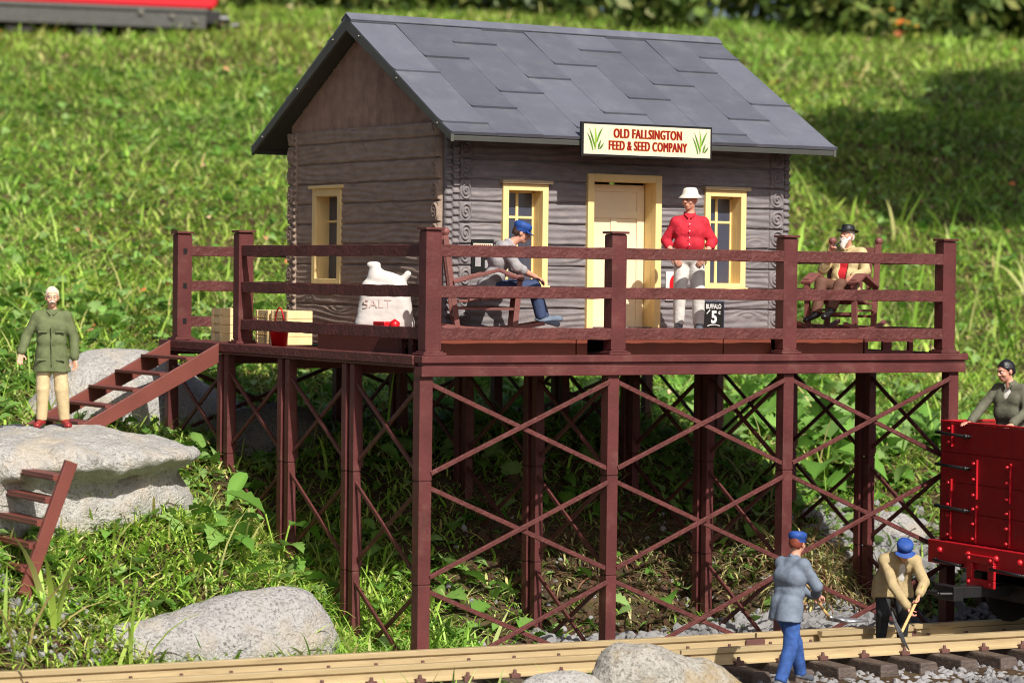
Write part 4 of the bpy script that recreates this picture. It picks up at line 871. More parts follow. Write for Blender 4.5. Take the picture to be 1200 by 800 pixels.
def person(label, loc, yaw, J, look=(0, 0, 0), skin='skin', torso=None, trousers='trouser_beige', shoes='shoe_black', sleeve='long', coat_hem=None, hem_up=None, hs=1.0,
           hands=None, hat=None, hair=None, beard=None, open_front=None, extras=None, fat=1.0, headr=1.0, seed=1.0, undershirt=None):
    t = thing('person', label, 'person', loc, yaw)
    g_ = {k: V3(*v) for k, v in J.items()}
    pel, che, nec, hd = g_['pelvis'], g_['chest'], g_['neck'], g_['head']
    lat = nrm(g_['shL']-g_['shR']); hlat = nrm(g_['hipL']-g_['hipR']); spine = nrm(nec-pel); frontd = nrm(np.cross(spine, lat)); 
    if frontd[1] > 0 and abs(frontd[1]) > .3: frontd = -frontd
    f = fat
    def torso_prims(e):
        mid = (pel+che)/2-frontd*0
        return [Cap(che-lat*.085*f, che+lat*.085*f, .118*f+e), Cap(mid-lat*.065*f+frontd*.02*f, mid+lat*.065*f+frontd*.02*f, .112*f*f+e), Cap(pel-hlat*.07*f, pel+hlat*.07*f, .118*f+e),
                Cap(g_['shL'], che+lat*.06+spine*.04, .062+e, .09+e), Cap(g_['shR'], che-lat*.06+spine*.04, .062+e, .09+e), Cap(che+spine*.06, nec, .085+e, .055+e), Cap(nec-spine*.035, g_['shL']+spine*.005, .050+e, .052+e), Cap(nec-spine*.035, g_['shR']+spine*.005, .050+e, .052+e)]
    def arm(s, e, cut=1.0):
        a, b, c = g_['sh'+s], g_['el'+s], g_['wr'+s]; c2 = b+(c-b)*cut
        return [Cap(a, b, .062+e, .048+e), Cap(b, c2, .048+e, .048+e-(.048-.033)*cut)]
    def leg(s, e, cut=1.0):
        a, b, c = g_['hip'+s], g_['kn'+s], g_['an'+s]; c2 = b+(c-b)*cut
        return [Cap(a, b, .092*f**.5+e, .064+e), Cap(b, b+(c-b)*.35, .062+e, .060+e), Cap(b+(c-b)*.35, c2, .060+e, .042+e)]
    HR = rotm(*look)
    hp = lambda x, y, z: hd+HR@(V3(x, y, z)*headr)
    er = lambda a, b, c: (a*headr, b*headr, c*headr)
    head = dict(p=[Ell(hp(0, .012, .030), er(.076, .096, .098), HR), Ell(hp(0, -.018, -.045), er(.058, .068, .066), HR), Ell(hp(0, -.058, -.092), er(.026, .022, .018), HR),
                   Cap(hp(0, -.088, .018), hp(0, -.112, -.018), .009*headr, .0145*headr), Ell(hp(.012, -.100, -.022), er(.010, .011, .008)), Ell(hp(-.012, -.100, -.022), er(.010, .011, .008)), Cap(hp(-.036, -.083, .034), hp(.036, -.083, .034), .012*headr),
                   Ell(hp(.04, -.062, -.022), er(.026, .024, .024)), Ell(hp(-.04, -.062, -.022), er(.026, .024, .024)),
                   Cap(hp(-.018, -.084, -.053), hp(.018, -.084, -.053), .008*headr), Cap(hp(-.014, -.080, -.066), hp(.014, -.080, -.066), .009*headr)], k=.018*headr,
                sub=[Ell(hp(.031, -.096, .012), er(.017, .016, .011), HR), Ell(hp(-.031, -.096, .012), er(.017, .016, .011), HR)])
    ears = dict(p=[Ell(hp(s*.078, .012, .0), er(.012, .022, .034), HR) for s in (-1, 1)], k=.01, kk=.01)
    groups = [dict(p=torso_prims(-.006)+leg('L', -.008)+leg('R', -.008)+arm('L', -.004)+arm('R', -.004)+[Cap(nec-spine*.02, hp(0, .015, -.06), .056, .054)], k=.045)]
    groups.append(dict(head, kk=.02)); groups.append(ears)
    for s in 'LR':
        a, b = g_['kn'+s], g_['an'+s]; ft = g_.get('toe'+s, b+V3(0, -.17, -.05)); groups.append(dict(p=[Cap(b, b+(ft-b)*.8, .035, .03)], k=.02, kk=.02))
        hsp = (hands or {}).get(s, {}); d = V3(*hsp.get('d', tuple(g_['wr'+s]-g_['el'+s]))); n_ = V3(*hsp.get('n', (0, -1, 0)))
        sd_ = 1 if s == 'L' else -1
        P, F = hand_prims(g_['wr'+s], d, n_, hsp.get('side', sd_), hsp.get('curl', .5), hs*1.08)
        groups.append(dict(p=P, k=.012, kk=.02)); groups.append(dict(p=F, k=.003, kk=.008))
    V, F = sdf_mesh(groups, .0098); fast_mesh('body', V, F, skin, t)
    # face details
    for s in (-1, 1):
        mb = MB(); mb.ball(hp(s*.031, -.081, .012), .0125*headr, 8); e = mb.go('eye', 'eye_white', t, smooth=True)
        mb = MB(); mb.ball(hp(s*.031, -.0905, .012), .0060*headr, 6); mb.go('pupil', 'eye_dark', e, smooth=True)
        mb = MB(); mb.tube([hp(s*.018, -.097, .032), hp(s*.034, -.094, .037), hp(s*.050, -.080, .033)], .0045*headr, 5); mb.go('eyebrow', hair[1] if hair else 'hair_brown', t, smooth=True)
    mb = MB(); mb.tube([hp(-.021, -.0865, -.060), hp(0, -.0935, -.0585), hp(.021, -.0865, -.060)], .0042*headr, 5); mb.go('mouth', 'mouth', t, smooth=True)
    if hair:
        kind, hm = hair; hh = .105 if kind == 'full' else .104
        hg = dict(p=[Ell(hp(0, .018, .036), er(.086, .104, .104), HR), Ell(hp(0, .06, -.02), er(.066, .055, .065), HR)], k=.03,
                  cut=[(hp(0, -.062, .062), -HR@V3(0, .62, .55)), ] , sub=[Ell(hp(0, -.075, -.028), er(.115, .075, .088), HR)])
        hg['cut'].append((hp(0, 0, -.065), -HR@V3(0, -.25, 1)))
        V, F = sdf_mesh([hg], .0075, .004, 30); fast_mesh('hair', V, F, hm, t)
    if beard:
        kind, bm = beard
        if kind == 'full': pr_ = [Ell(hp(0, -.062, -.088), er(.052, .050, .060), HR), Ell(hp(0, -.075, -.135), er(.036, .034, .06), HR), Cap(hp(-.06, -.02, -.03), hp(-.035, -.06, -.08), .024), Cap(hp(.06, -.02, -.03), hp(.035, -.06, -.08), .024), Cap(hp(-.035, -.094, -.044), hp(.035, -.094, -.044), .014)]
        else: pr_ = [Cap(hp(-.032, -.093, -.050), hp(0, -.108, -.036), .009, .012), Cap(hp(.032, -.093, -.050), hp(0, -.108, -.036), .009, .012)]
        V, F = sdf_mesh([dict(p=pr_, k=.02)], .007, .003, 35); fast_mesh('beard' if kind == 'full' else 'moustache', V, F, bm, t)
    # trousers
    def tleg(s):
        a, b, c = g_['hip'+s], g_['kn'+s], g_['an'+s]; c2 = b+(c-b)*.95; P_ = []; N_ = 9; pr = None
        fold = lambda q: .004*math.sin(q*5+seed+(1 if s == 'L' else 0))
        return [Cap(a, b, .104*f**.5, .086), Cap(b, c2, .086, .068), Cap(pel-hlat*.07*f, pel+hlat*.07*f, .122*f)]
    tr = [dict(p=tleg('L'), k=.012), dict(p=tleg('R'), k=.012, kk=.02)]
    for gq, s in zip(tr, 'LR'):
        a, b = g_['kn'+s], g_['an'+s]; gq['cut'] = [(a+(b-a)*.95, nrm(b-a))]
    # limit the cut to the shin: only when the foot side is far below the hips
    V, F = sdf_mesh(tr, .012, .0045, 5.1, seed); fast_mesh('trousers', V, F, trousers, t)
    # shoes
    for s in 'LR':
        b = g_['an'+s]; kn = g_['kn'+s]; ft = g_.get('toe'+s, b+V3(0, -.17, -.05)); dn = nrm(np.cross(nrm(ft-b), hlat)); 
        if dn@nrm(b-kn) < 0: dn = -dn
        dirf = nrm((ft-b)-((ft-b)@nrm(b-kn))*nrm(b-kn)*.0); heel = b-dirf*.045+dn*.02; up_ = nrm(kn-b)
        sole = np.cross(hlat, dirf); sole = sole if sole@up_ > 0 else -sole
        pr_ = [Cap(heel, b+dirf*.03, .043, .046), Cap(b+dirf*.03+dn*.005, ft, .045, .040), Ell(ft, (.045, .06, .036)), Cap(b, b+up_*.06, .046, .050)]
        V, F = sdf_mesh([dict(p=pr_, k=.03, cut=[(ft-sole*.030, -sole)])], .0098); sh = fast_mesh('shoe', V, F, shoes, t)
    # upper garment
    if torso:
        cutf = {'long': .93, 'rolled': .30, 'short': .12}[sleeve]
        pr_ = torso_prims(.017)
        gr = dict(p=pr_, k=.03)
        if coat_hem is not None:      # skirt of the coat: list of (point, radius) pairs below the waist
            for (a, b, r0_, r1_) in coat_hem['p']: gr['p'].append(Cap(a, b, r0_, r1_))
            gr['cut'] = [(V3(*coat_hem['at']), V3(*coat_hem.get('n', (0, 0, -1))))]
        else: gr['cut'] = [(pel+spine*.02, -spine)]
        gs = [gr]
        for s in 'LR':
            b, c = g_['el'+s], g_['wr'+s]; cp = b+(c-b)*cutf
            gs.append(dict(p=[Cap(g_['sh'+s], b, .072, .064), Cap(b, cp, .063, .058 if cutf > .5 else .058)]+([Cap(cp-(c-b)*.06, cp, .056, .059)] if cutf < .9 else []), k=.02, kk=.025))
        sb = []
        if open_front: sb = [Ell(V3(*open_front['c']), open_front['r'], rotm(*open_front.get('rot', (0, 0, 0))))]
        if sb: gs[0]['sub'] = sb
        V, F = sdf_mesh(gs, .0115, .0065, 9, seed+4); up = fast_mesh(coat_hem['name'] if coat_hem else 'shirt', V, F, torso, t)
    if undershirt:
        V, F = sdf_mesh([dict(p=torso_prims(-.001), k=.045, cut=[(pel+spine*.02, -spine), (nec+spine*.015, spine)])], .013, .003, 12, seed); fast_mesh('vest', V, F, undershirt, t)
    # collar
    if torso:
        cm = torso; a_ = []
        for s in (-1, 1):
            q0 = nec+lat*s*.058+spine*.035-frontd*.02; q1 = nec+lat*s*.050+spine*.005+frontd*.065; q2 = nec+lat*s*.020-spine*.03+frontd*.10
            a_ += [Cap(q0, q1, .018, .016), Cap(q1, q2, .016, .010), Cap(nec-frontd*.06+spine*.03, q0, .018, .018)]
        V, F = sdf_mesh([dict(p=a_, k=.012)], .009); fast_mesh('collar', V, F, cm, t)
    # headgear
    if hat:
        kind, hm = hat
        Mx = Matrix([list(r_) for r_ in HR]).to_4x4(); Mx.translation = Vector(hp(0, 0, 0))
        def place(mb, nm, m_, sm=True):
            mb.V = [Mx@(v*headr) for v in mb.V]; return mb.go(nm, m_, t, smooth=sm)
        if kind == 'brim':          # felt or straw hat with a pinched crown
            mb = MB(); mb.lathe((0, .012, .062), [(.085, 0), (.120, -.002), (.140, .006), (.142, .012), (.12, .010), (.09, .014), (.086, .05), (.078, .082), (.055, .092), (.02, .083), (0, .080)], 28)
            for v in mb.V: v.y = .012+(v.y-.012)*1.12; v.z += .12*abs(v.x)*abs(v.x)*4-.02*(1 if v.y < -.1 else 0)
            h_ = place(mb, 'hat', hm); mb = MB(); mb.lathe((0, .012, .062), [(.0895, .014), (.0885, .034), (.086, .034)], 28)
            for v in mb.V: v.y = .012+(v.y-.012)*1.12; v.z += .12*v.x*v.x*4
            mb.V = [Mx@(v*headr) for v in mb.V]; mb.go('hat_band', hm, h_, smooth=True)
        elif kind == 'bucket':
            mb = MB(); mb.lathe((0, .012, .058), [(.087, .0), (.120, -.028), (.136, -.034), (.138, -.028), (.118, -.018), (.092, .012), (.084, .05), (.070, .078), (.035, .088), (0, .089)], 28)
            for v in mb.V: v.y = .012+(v.y-.012)*1.1
            place(mb, 'hat', hm)
        else:                        # railwayman's cap
            mb = MB(); mb.lathe((0, .014, .04), [(.090, -.02), (.093, .02), (.101, .03), (.104, .06), (.095, .088), (.06, .104), (0, .108)], 26)
            for v in mb.V: v.y = .014+(v.y-.014)*1.12
            h_ = place(mb, 'cap', hm); mb = MB(); V = []; n_ = 12
            for r_, z in ((.088, .040), (.150, .024), (.153, .029), (.090, .048)):
                for i in range(n_+1): a = PI+PI*(.14+.72*i/n_); V.append(Vector((r_*.95*math.cos(a)*1.0, .014+r_*1.12*math.sin(a), z-.25*(.0)+.0)))
            mb.add(V, [(k*(n_+1)+i, k*(n_+1)+i+1, ((k+1) % 4)*(n_+1)+i+1, ((k+1) % 4)*(n_+1)+i) for k in range(4) for i in range(n_)]); mb.V = [Mx@(v*headr) for v in mb.V]; mb.go('peak', hm, h_, smooth=False)
    if extras: extras(t, g_, hp, frontd, lat, spine)
    return t
def buttons(col_, n_, a, b, r_=.009):
    def fn(t, g_, hp, fd, lat, sp):
        mb = MB()
        for k in range(n_): p_ = V3(*a)+(V3(*b)-V3(*a))*k/(n_-1); mb.ball(p_, r_, 5)
        mb.go('buttons', col_, t, smooth=True)
    return fn
STAND = dict(pelvis=(0,0,.95), chest=(0,.0,1.27), neck=(0,.01,1.47), head=(0,-.02,1.655), shL=(.175,.01,1.415), shR=(-.175,.01,1.415), elL=(.25,.02,1.13), elR=(-.25,.02,1.13), wrL=(.25,-.08,.90), wrR=(-.25,-.08,.90),
    hipL=(.09,0,.93), hipR=(-.09,0,.93), knL=(.11,-.02,.50), knR=(-.11,-.02,.50), anL=(.12,.03,.085), anR=(-.12,.03,.085), toeL=(.14,-.13,.04), toeR=(-.14,-.13,.04))
def pose(**k): d = dict(STAND); d.update(k); return d
CAMFACE = -YAW      # rz that turns a figure's face to the camera

# 1 man on the boulder
def ex1(t, g_, hp, fd, lat, sp):
    mb = MB()
    for s in (-1, 1):
        mb.box((s*.11-.055, -.152, 1.215), (s*.11+.055, -.135, 1.238)); mb.box((s*.12-.055, -.165, .86), (s*.12+.055, -.150, .885))
    mb.bar((0, -.158, 1.30), (0.01, -.168, .80), .010, .03, (0, -1, 0)); mb.go('pocket_flap', 'coat_green', t, .004)
person('white-haired man in a long olive coat, beige trousers and red boots on the flat boulder', (-2.83, 4.75, -1.06), CAMFACE+.12,
    pose(pelvis=(0,0,.95), elR=(-.32,.02,1.16), wrR=(-.375,-.09,.965), elL=(.275,.03,1.14), wrL=(.29,-.03,.89), anL=(.17,.03,.085), knL=(.13,-.03,.50), anR=(-.12,.02,.085), toeL=(.22,-.12,.04), toeR=(-.17,-.12,.04)), look=(.08, .05),
    torso='coat_green', trousers='trouser_beige', shoes='shoe_red', coat_hem=dict(name='coat', p=[((-.06,0,.98),(-.075,0,.66),.14,.165),((.06,0,.98),(.085,0,.66),.14,.165)], at=(0,0,.715), n=(0,0,-1)),
    hands=dict(R=dict(d=(-.15,-.25,-1), n=(.3,-.9,.1), curl=.5), L=dict(d=(.1,-.2,-1), n=(-.5,-.6,0), curl=.8)), hair=('full','hair_white'), beard=('m','beard_white'), extras=ex1, seed=2.0, headr=1.04)
# 3 man in the red shirt
person('man in white bucket hat, red shirt and white trousers standing before the right window', (3.98, 0.42, 0.264), CAMFACE-.05,
    pose(elR=(-.295,.05,1.15), wrR=(-.20,-.12,.97), elL=(.295,.05,1.15), wrL=(.20,-.12,.97), shL=(.165,.01,1.375), shR=(-.165,.01,1.375), head=(0,-.02,1.665), anL=(.13,.03,.085), knL=(.12,-.02,.5)), look=(-.55, .05, 0), skin='skin_pink',
    torso='shirt_red', trousers='trouser_white', shoes='shoe_grey', sleeve='rolled', fat=0.98, hat=('bucket','hat_white'), headr=1.10,
    hands=dict(R=dict(d=(.55,-.1,-.8), n=(0,1,0), curl=.5), L=dict(d=(-.55,-.1,-.8), n=(0,1,0), curl=.5)), extras=buttons('white_paint', 5, (0,-.150,1.36), (0,-.185,1.02)), seed=3.0)
# rocking chairs
def rocker(label, loc, rz):
    t = thing('rocking_chair', label, 'chair', loc, rz, 'rocking chairs on the porch')
    for s in (-1, 1):
        x = s*.33; m_ = MB(); q = [(x, y, .03+.16*y*y) for y in np.linspace(-.72, .78, 12)]
        for a, b in zip(q[:-1], q[1:]): m_.bar(a, b, .05, .05)
        m_.go('rocker', 'chair_brown', t)
        m_ = MB(); m_.bar((x, .34, .05), (x, .50, 1.17), .06, .065, (1, 0, 0)); m_.ball((x, .505, 1.21), .055, 7); m_.go('back_post', 'chair_brown', t)
        m_ = MB(); m_.bar((x, -.36, .06), (x, -.42, .70), .065, .065, (1, 0, 0)); m_.go('leg', 'chair_brown', t)
        m_ = MB(); m_.bar((x, .40, .60), (x, -.16, .755), .12, .045, w1=.15); m_.bar((x, -.155, .755), (x, -.46, .64), .15, .045); m_.go('armrest', 'chair_brown', t, .008)
        m_ = MB(); m_.bar((x, .34, .28), (x, -.37, .28), .03, .03); m_.go('stretcher', 'chair_brown', t)
    m_ = MB()
    for k in range(6): m_.bar((-.33, -.40+k*.135, .43-.012*k), (.33, -.40+k*.135, .43-.012*k), .12, .03)
    m_.go('seat', 'chair_brown', t, .006)
    m_ = MB()
    for k in range(5): x = -.23+k*.115; m_.bar((x, .40, .46), (x, .485, 1.06), .05, .02, (0, 1, 0))
    m_.go('back_slats', 'chair_brown', t, .004)
    m_ = MB(); m_.bar((-.32, .405, .50), (.32, .405, .50), .03, .06); m_.go('back_rail', 'chair_brown', t, .004); m_ = MB(); m_.bar((-.32, .485, 1.08), (.32, .485, 1.08), .03, .09); m_.go('back_rail', 'chair_brown', t, .004)
    m_ = MB(); m_.bar((-.33, -.37, .24), (.33, -.37, .24), .035, .035); m_.go('stretcher', 'chair_brown', t); m_ = MB(); m_.bar((-.33, .37, .20), (.33, .37, .20), .035, .035); m_.go('stretcher', 'chair_brown', t)
    return t
rocker('brown rocking chair in side view under the man in the grey shirt', (1.28, 0.93, 0.264), R(64))
rocker('brown rocking chair facing the lawn side under the black-hatted man with a beard', (6.84, 0.98, 0.264), CAMFACE-.48)
# 2 man sitting in the left chair (faces +X)
person('man in blue cap, grey shirt and dark jeans leaning forward in the left rocking chair', (1.38, 0.89, 0.264), R(64),
    dict(pelvis=(0,.06,.53), chest=(0,-.08,.87), neck=(0,-.20,1.07), head=(0,-.35,1.205), shL=(.18,-.12,1.03), shR=(-.18,-.12,1.03), elL=(.27,-.28,.79), elR=(-.27,-.28,.79), wrL=(.14,-.52,.68), wrR=(-.16,-.50,.68),
         hipL=(.09,-.0,.53), hipR=(-.09,-.0,.53), knL=(.13,-.52,.56), knR=(-.13,-.50,.55), anL=(.12,-.66,.15), anR=(-.12,-.60,.15), toeL=(.13,-.83,.16), toeR=(-.13,-.77,.10)), look=(.0, .35),
    torso='shirt_grey', trousers='jean_dark', shoes='jean_grey', sleeve='rolled', hat=('cap','cap_blue'), hair=('full','hair_brown'),
    hands=dict(R=dict(d=(.3,-.8,-.4), n=(0,-.3,-1), curl=.8), L=dict(d=(-.3,-.8,-.4), n=(0,-.3,-1), curl=.8)), skin='skin_pink', seed=4.0, coat_hem=dict(name='shirt', p=[((-.07,.02,.52),(.07,.02,.52),.13,.13)], at=(0,-.05,.50), n=(0,-.5,-.85)))
# 4 old man in the right chair
person('bearded old man in black hat, pale yellow coat and red vest sitting in right chair', (6.84, 0.98, 0.284), CAMFACE-.48,
    dict(pelvis=(0,.12,.55), chest=(0,.20,.87), neck=(0,.24,1.08), head=(0,.17,1.25), shL=(.185,.22,1.02), shR=(-.185,.22,1.02), elL=(.30,.10,.78), elR=(-.29,.05,.80), wrL=(.22,-.15,.72), wrR=(-.13,-.07,1.00),
         hipL=(.09,.1,.54), hipR=(-.09,.1,.54), knL=(.12,-.36,.60), knR=(-.15,-.36,.62), anL=(.05,-.50,.26), anR=(-.16,-.50,.20), toeL=(.02,-.66,.18), toeR=(-.24,-.64,.13)), look=(-.25, -.15, 0),
    torso='coat_yellow', trousers='trouser_brown', shoes='shoe_black', coat_hem=dict(name='coat', p=[((-.12,.10,.60),(-.20,-.05,.56),.09,.07),((.12,.10,.60),(.22,-.08,.52),.09,.08),((0,.22,.6),(0,.22,.5),.1,.1)], at=(0,0,.47), n=(0,0,-1)),
    open_front=dict(c=(0,-.02,.86), r=(.075,.16,.24)), undershirt='vest_red', hat=('brim','hat_black'), beard=('full','beard_white'), hair=('full','beard_white'),
    hands=dict(R=dict(d=(.4,-.35,.9), n=(.4,-.5,-.3), curl=1.3), L=dict(d=(-.3,-1,-.4), n=(0,-.2,-1), curl=.7)), seed=5.0, skin='skin_pink')
pp = thing('tobacco_pipe', 'black tobacco pipe held to the mouth of the bearded man', 'pipe', (6.84, 0.98, 0.284), CAMFACE-.48)
mb = MB(); mb.tube([(-.035, .055, 1.18), (-.06, .0, 1.145), (-.075, -.05, 1.11)], .009, 6); mb.lathe((-.078, -.06, 1.075), [(0, 0), (.022, .004), (.028, .05), (.02, .055), (.016, .03), (0, .028)], 12); mb.go('pipe_body', 'iron_black', pp, smooth=True)
# 5 man with the fork, seen from behind
SX, SY, SZ = 2.78, -3.35, -3.66
YW5 = R(100)
person('man in blue-grey jacket and bright blue trousers seen from behind, holding a hay fork', (SX, SY, SZ), YW5,
    dict(pelvis=(0,.0,.92), chest=(0,-.04,1.25), neck=(0,-.11,1.45), head=(0,-.16,1.62), shL=(.18,-.10,1.39), shR=(-.17,-.08,1.39), elL=(.24,-.30,1.16), elR=(-.25,-.22,1.15), wrL=(.10,-.55,1.00), wrR=(-.06,-.41,1.04),
         hipL=(.09,0,.90), hipR=(-.09,0,.90), knL=(.13,-.28,.48), knR=(-.12,.06,.48), anL=(.16,-.42,.085), anR=(-.13,.24,.085), toeL=(.19,-.60,.04), toeR=(-.16,.08,.04)), look=(.25, .10, 0), skin='skin_pink',
    torso='jacket_grey', trousers='trouser_blue', shoes='shoe_grey', coat_hem=dict(name='jacket', p=[((-.06,0.02,.96),(-.085,.07,.66),.135,.165),((.06,0.0,.96),(.08,.03,.66),.135,.155)], at=(0,0,.76), n=(0,.1,-1)), hat=('cap','cap_blue'), hair=('full','hair_red'),
    hands=dict(R=dict(d=(.1,-1,-.3), n=(.7,-.1,-.6), curl=1.4), L=dict(d=(-.2,-1,-.3), n=(-.5,-.3,-.7), curl=1.4)), seed=6.0)
fk = thing('hay_fork', 'steel-tined fork with a curved wooden handle held by the man in blue trousers', 'fork', (SX, SY, SZ), YW5)
A = V3(-.03, -.24, 1.19); B = V3(.0, -.49, .975); C = V3(.07, -.78, .74); mb = MB(); mb.tube([A, (A+B)/2+V3(0,0,.01), B, (B+C)/2+V3(0,0,-.01), C], .016, 8); mb.go('handle', 'tool_wood', fk, smooth=True)
mb = MB(); fdir = nrm(V3(.02, -1, -.12)); lat_ = V3(1, .02, 0)
mb.bar(C, C+fdir*.07, .05, .03)
for k in range(5):
    s_ = (k-2)/2; b0 = C+fdir*.05+lat_*s_*.04; b1 = C+fdir*.14+lat_*s_*.16+V3(0,0,-.03); b2 = C+fdir*.46+lat_*s_*.19+V3(0,0,.0); mb.tube([b0, b1, b2], .017, 6)
mb.tube([C+fdir*.15+lat_*(-.16)+V3(0,0,-.03), C+fdir*.13+V3(0,0,-.035), C+fdir*.15+lat_*.16+V3(0,0,-.03)], .018, 6); mb.go('tines', 'tool_metal', fk, smooth=True)
# 6 man with the pickaxe between the rails
GX_, GY_, GZ_ = 5.80, -1.50, -3.58
YW6 = CAMFACE
person('stooping man in blue cap, tan jacket and black trousers with a pickaxe between the rails', (GX_, GY_, GZ_), YW6,
    dict(pelvis=(-.02,.14,.76), chest=(.04,-.04,1.03), neck=(.07,-.16,1.14), head=(.09,-.27,1.20), shL=(.25,-.11,1.07), shR=(-.13,-.11,1.07), elL=(.34,-.28,.82), elR=(-.05,-.32,.78), wrL=(.25,-.46,.70), wrR=(.12,-.46,.54),
         hipL=(.08,.12,.76), hipR=(-.11,.12,.76), knL=(.12,-.06,.42), knR=(-.13,-.06,.42), anL=(.12,.06,.085), anR=(-.14,.06,.085), toeL=(.15,-.10,.04), toeR=(-.17,-.10,.04)), look=(.05, .62, 0), skin='skin_pink',
    torso='jacket_tan', trousers='trouser_black', shoes='shoe_black', fat=1.08, coat_hem=dict(name='jacket', p=[((-.10,.06,.80),(-.12,.06,.64),.15,.15),((.09,.06,.80),(.12,.04,.64),.14,.14)], at=(0,0,.60), n=(0,-.1,-1)), open_front=dict(c=(.09,-.20,.84), r=(.06,.13,.21)), undershirt='shirt_white',
    hat=('cap','cap_blue'), hair=('full','hair_brown'), hands=dict(R=dict(d=(.35,-.35,-.9), n=(.3,-.2,.3), curl=1.4), L=dict(d=(-.2,-.4,-.8), n=(-.6,0,.2), curl=1.4)), seed=7.0)
pk = thing('pickaxe', 'pickaxe with a pale wooden handle and dark steel head held over the rail', 'pickaxe', (GX_, GY_, GZ_), YW6)
A = V3(.31, -.44, .80); B = V3(.02, -.62, .25); mb = MB(); mb.bar(A, B, .035, .04, (0, 1, 0)); mb.go('handle', 'tool_wood', pk, .008)
mb = MB(); q = [V3(-.10,-.60,.50), V3(-.06,-.61,.37), V3(.0,-.62,.25), V3(.05,-.62,.14), V3(.12,-.61,.03)]
for (a, b), (wa, wb) in zip(zip(q[:-1], q[1:]), ((.022, .05), (.05, .075), (.075, .05), (.05, .018))): mb.bar(a, b, wa*.8, wa, (0, 1, 0), wb*.8, wb)
mb.go('head', 'tool_dark', pk, .006)
# 7 man in the wagon
person('black-haired man in an olive jacket leaning on the end board of the red wagon', (7.92, -1.24, -1.84), R(-74),
    pose(chest=(0,-.03,1.27), neck=(0,-.06,1.47), head=(-.04,-.12,1.64), shL=(.19,-.03,1.41), shR=(-.19,-.04,1.41), elR=(-.34,-.20,1.18), wrR=(-.36,-.42,.985), elL=(.30,-.14,1.15), wrL=(.26,-.42,.985)), look=(-.35, .22, 0), skin='skin_pink',
    torso='jacket_olive', trousers='trouser_black', shoes='shoe_black', hair=('full','hair_black'), coat_hem=dict(name='jacket', p=[((-.06,0,.98),(-.07,0,.85),.14,.15),((.06,0,.98),(.07,0,.85),.14,.15)], at=(0,0,.86), n=(0,0,-1)),
    hands=dict(R=dict(d=(-.2,-1,-.1), n=(0,-.1,-1), curl=.5), L=dict(d=(0,-1,-.2), n=(0,-.2,-1), curl=.8)), fat=1.15, headr=1.12, undershirt='shirt_white', open_front=dict(c=(0,-.17,1.40), r=(.04,.09,.10)), seed=8.0)
# ------------------------------------------------------------------ gravel (uncountable: one object each bed)
def ico():
    t = (1+5**.5)/2; V = np.array([(-1,t,0),(1,t,0),(-1,-t,0),(1,-t,0),(0,-1,t),(0,1,t),(0,-1,-t),(0,1,-t),(t,0,-1),(t,0,1),(-t,0,-1),(-t,0,1)], float)
    F = [(0,11,5),(0,5,1),(0,1,7),(0,7,10),(0,10,11),(1,5,9),(5,11,4),(11,10,2),(10,7,6),(7,1,8),(3,9,4),(3,4,2),(3,2,6),(3,6,8),(3,8,9),(4,9,5),(2,4,11),(6,2,10),(8,6,7),(9,8,1)]
    V /= np.linalg.norm(V[0]); V = [tuple(v) for v in V]; c = {}; F2 = []
    def md(a, b):
        k = (min(a, b), max(a, b))
        if k not in c: q = (np.array(V[a])+np.array(V[b])); V.append(tuple(q/np.linalg.norm(q))); c[k] = len(V)-1
        return c[k]
    for a, b, d_ in F: x, y, z = md(a, b), md(b, d_), md(d_, a); F2 += [(a,x,z),(b,y,x),(d_,z,y),(x,y,z)]
    return np.array(V), np.array(F2)
IV, IF = ico()
def stones(name, xs, ys, zs, sz, label_kind='stuff', m='gravel'):
    N = len(xs); Vn = np.repeat(IV[None], N, 0)
    # chop each stone with random planes for flat facets
    for k in range(7):
        nn = rng.normal(size=(N, 3)); nn /= np.linalg.norm(nn, axis=1)[:, None]; off = rng.uniform(.45, .8, N)
        dd = np.einsum('nvi,ni->nv', Vn, nn)-off[:, None]; Vn = Vn-np.clip(dd, 0, None)[..., None]*nn[:, None]
    sc = sz[:, None]*rng.uniform(.6, 1.15, (N, 3)); Vn = Vn*sc[:, None]
    a = rng.uniform(0, 2*PI, N); b = rng.uniform(-.8, .8, N); ca, sa, cb, sb = np.cos(a), np.sin(a), np.cos(b), np.sin(b)
    x = Vn[..., 0]*cb[:, None]+Vn[..., 2]*sb[:, None]; z = -Vn[..., 0]*sb[:, None]+Vn[..., 2]*cb[:, None]; y = Vn[..., 1]
    X = x*ca[:, None]-y*sa[:, None]; Y = x*sa[:, None]+y*ca[:, None]
    P = np.stack([X+xs[:, None], Y+ys[:, None], z+zs[:, None]], -1).reshape(-1, 3)
    F = (IF[None]+(np.arange(N)*len(IV))[:, None, None]).reshape(-1, 3)
    o = fast_mesh(name, P, F, m, smooth=False); o['kind'] = 'stuff'; return o
def gz(x, y): return ground(x, y)
N = 9000; x = rng.uniform(-1.5, 14, N); y = rng.uniform(-5.0, 1.25, N)
keep = (x > 1.9+0.25*np.sin(y*3)) | (y > -1.0) & (x > 1.6+.5*np.sin(y*5)); keep &= (y < 0.9+0.35*np.sin(x*2.3)); keep |= (x > 7.5) & (y < 1.3)
x, y = x[keep], y[keep]; s = rng.uniform(.035, .085, len(x)); stones('track_ballast', x, y, gz(x, y)+s*.3-.05*((y > -3.6) & (y < .5)), s)
N = 160; x = rng.normal(-4.8, .6, N); y = rng.uniform(.3, 1.6, N); s = rng.uniform(.03, .08, N); stones('gravel_patch', x, y, gz(x, y)+s*.3, s)
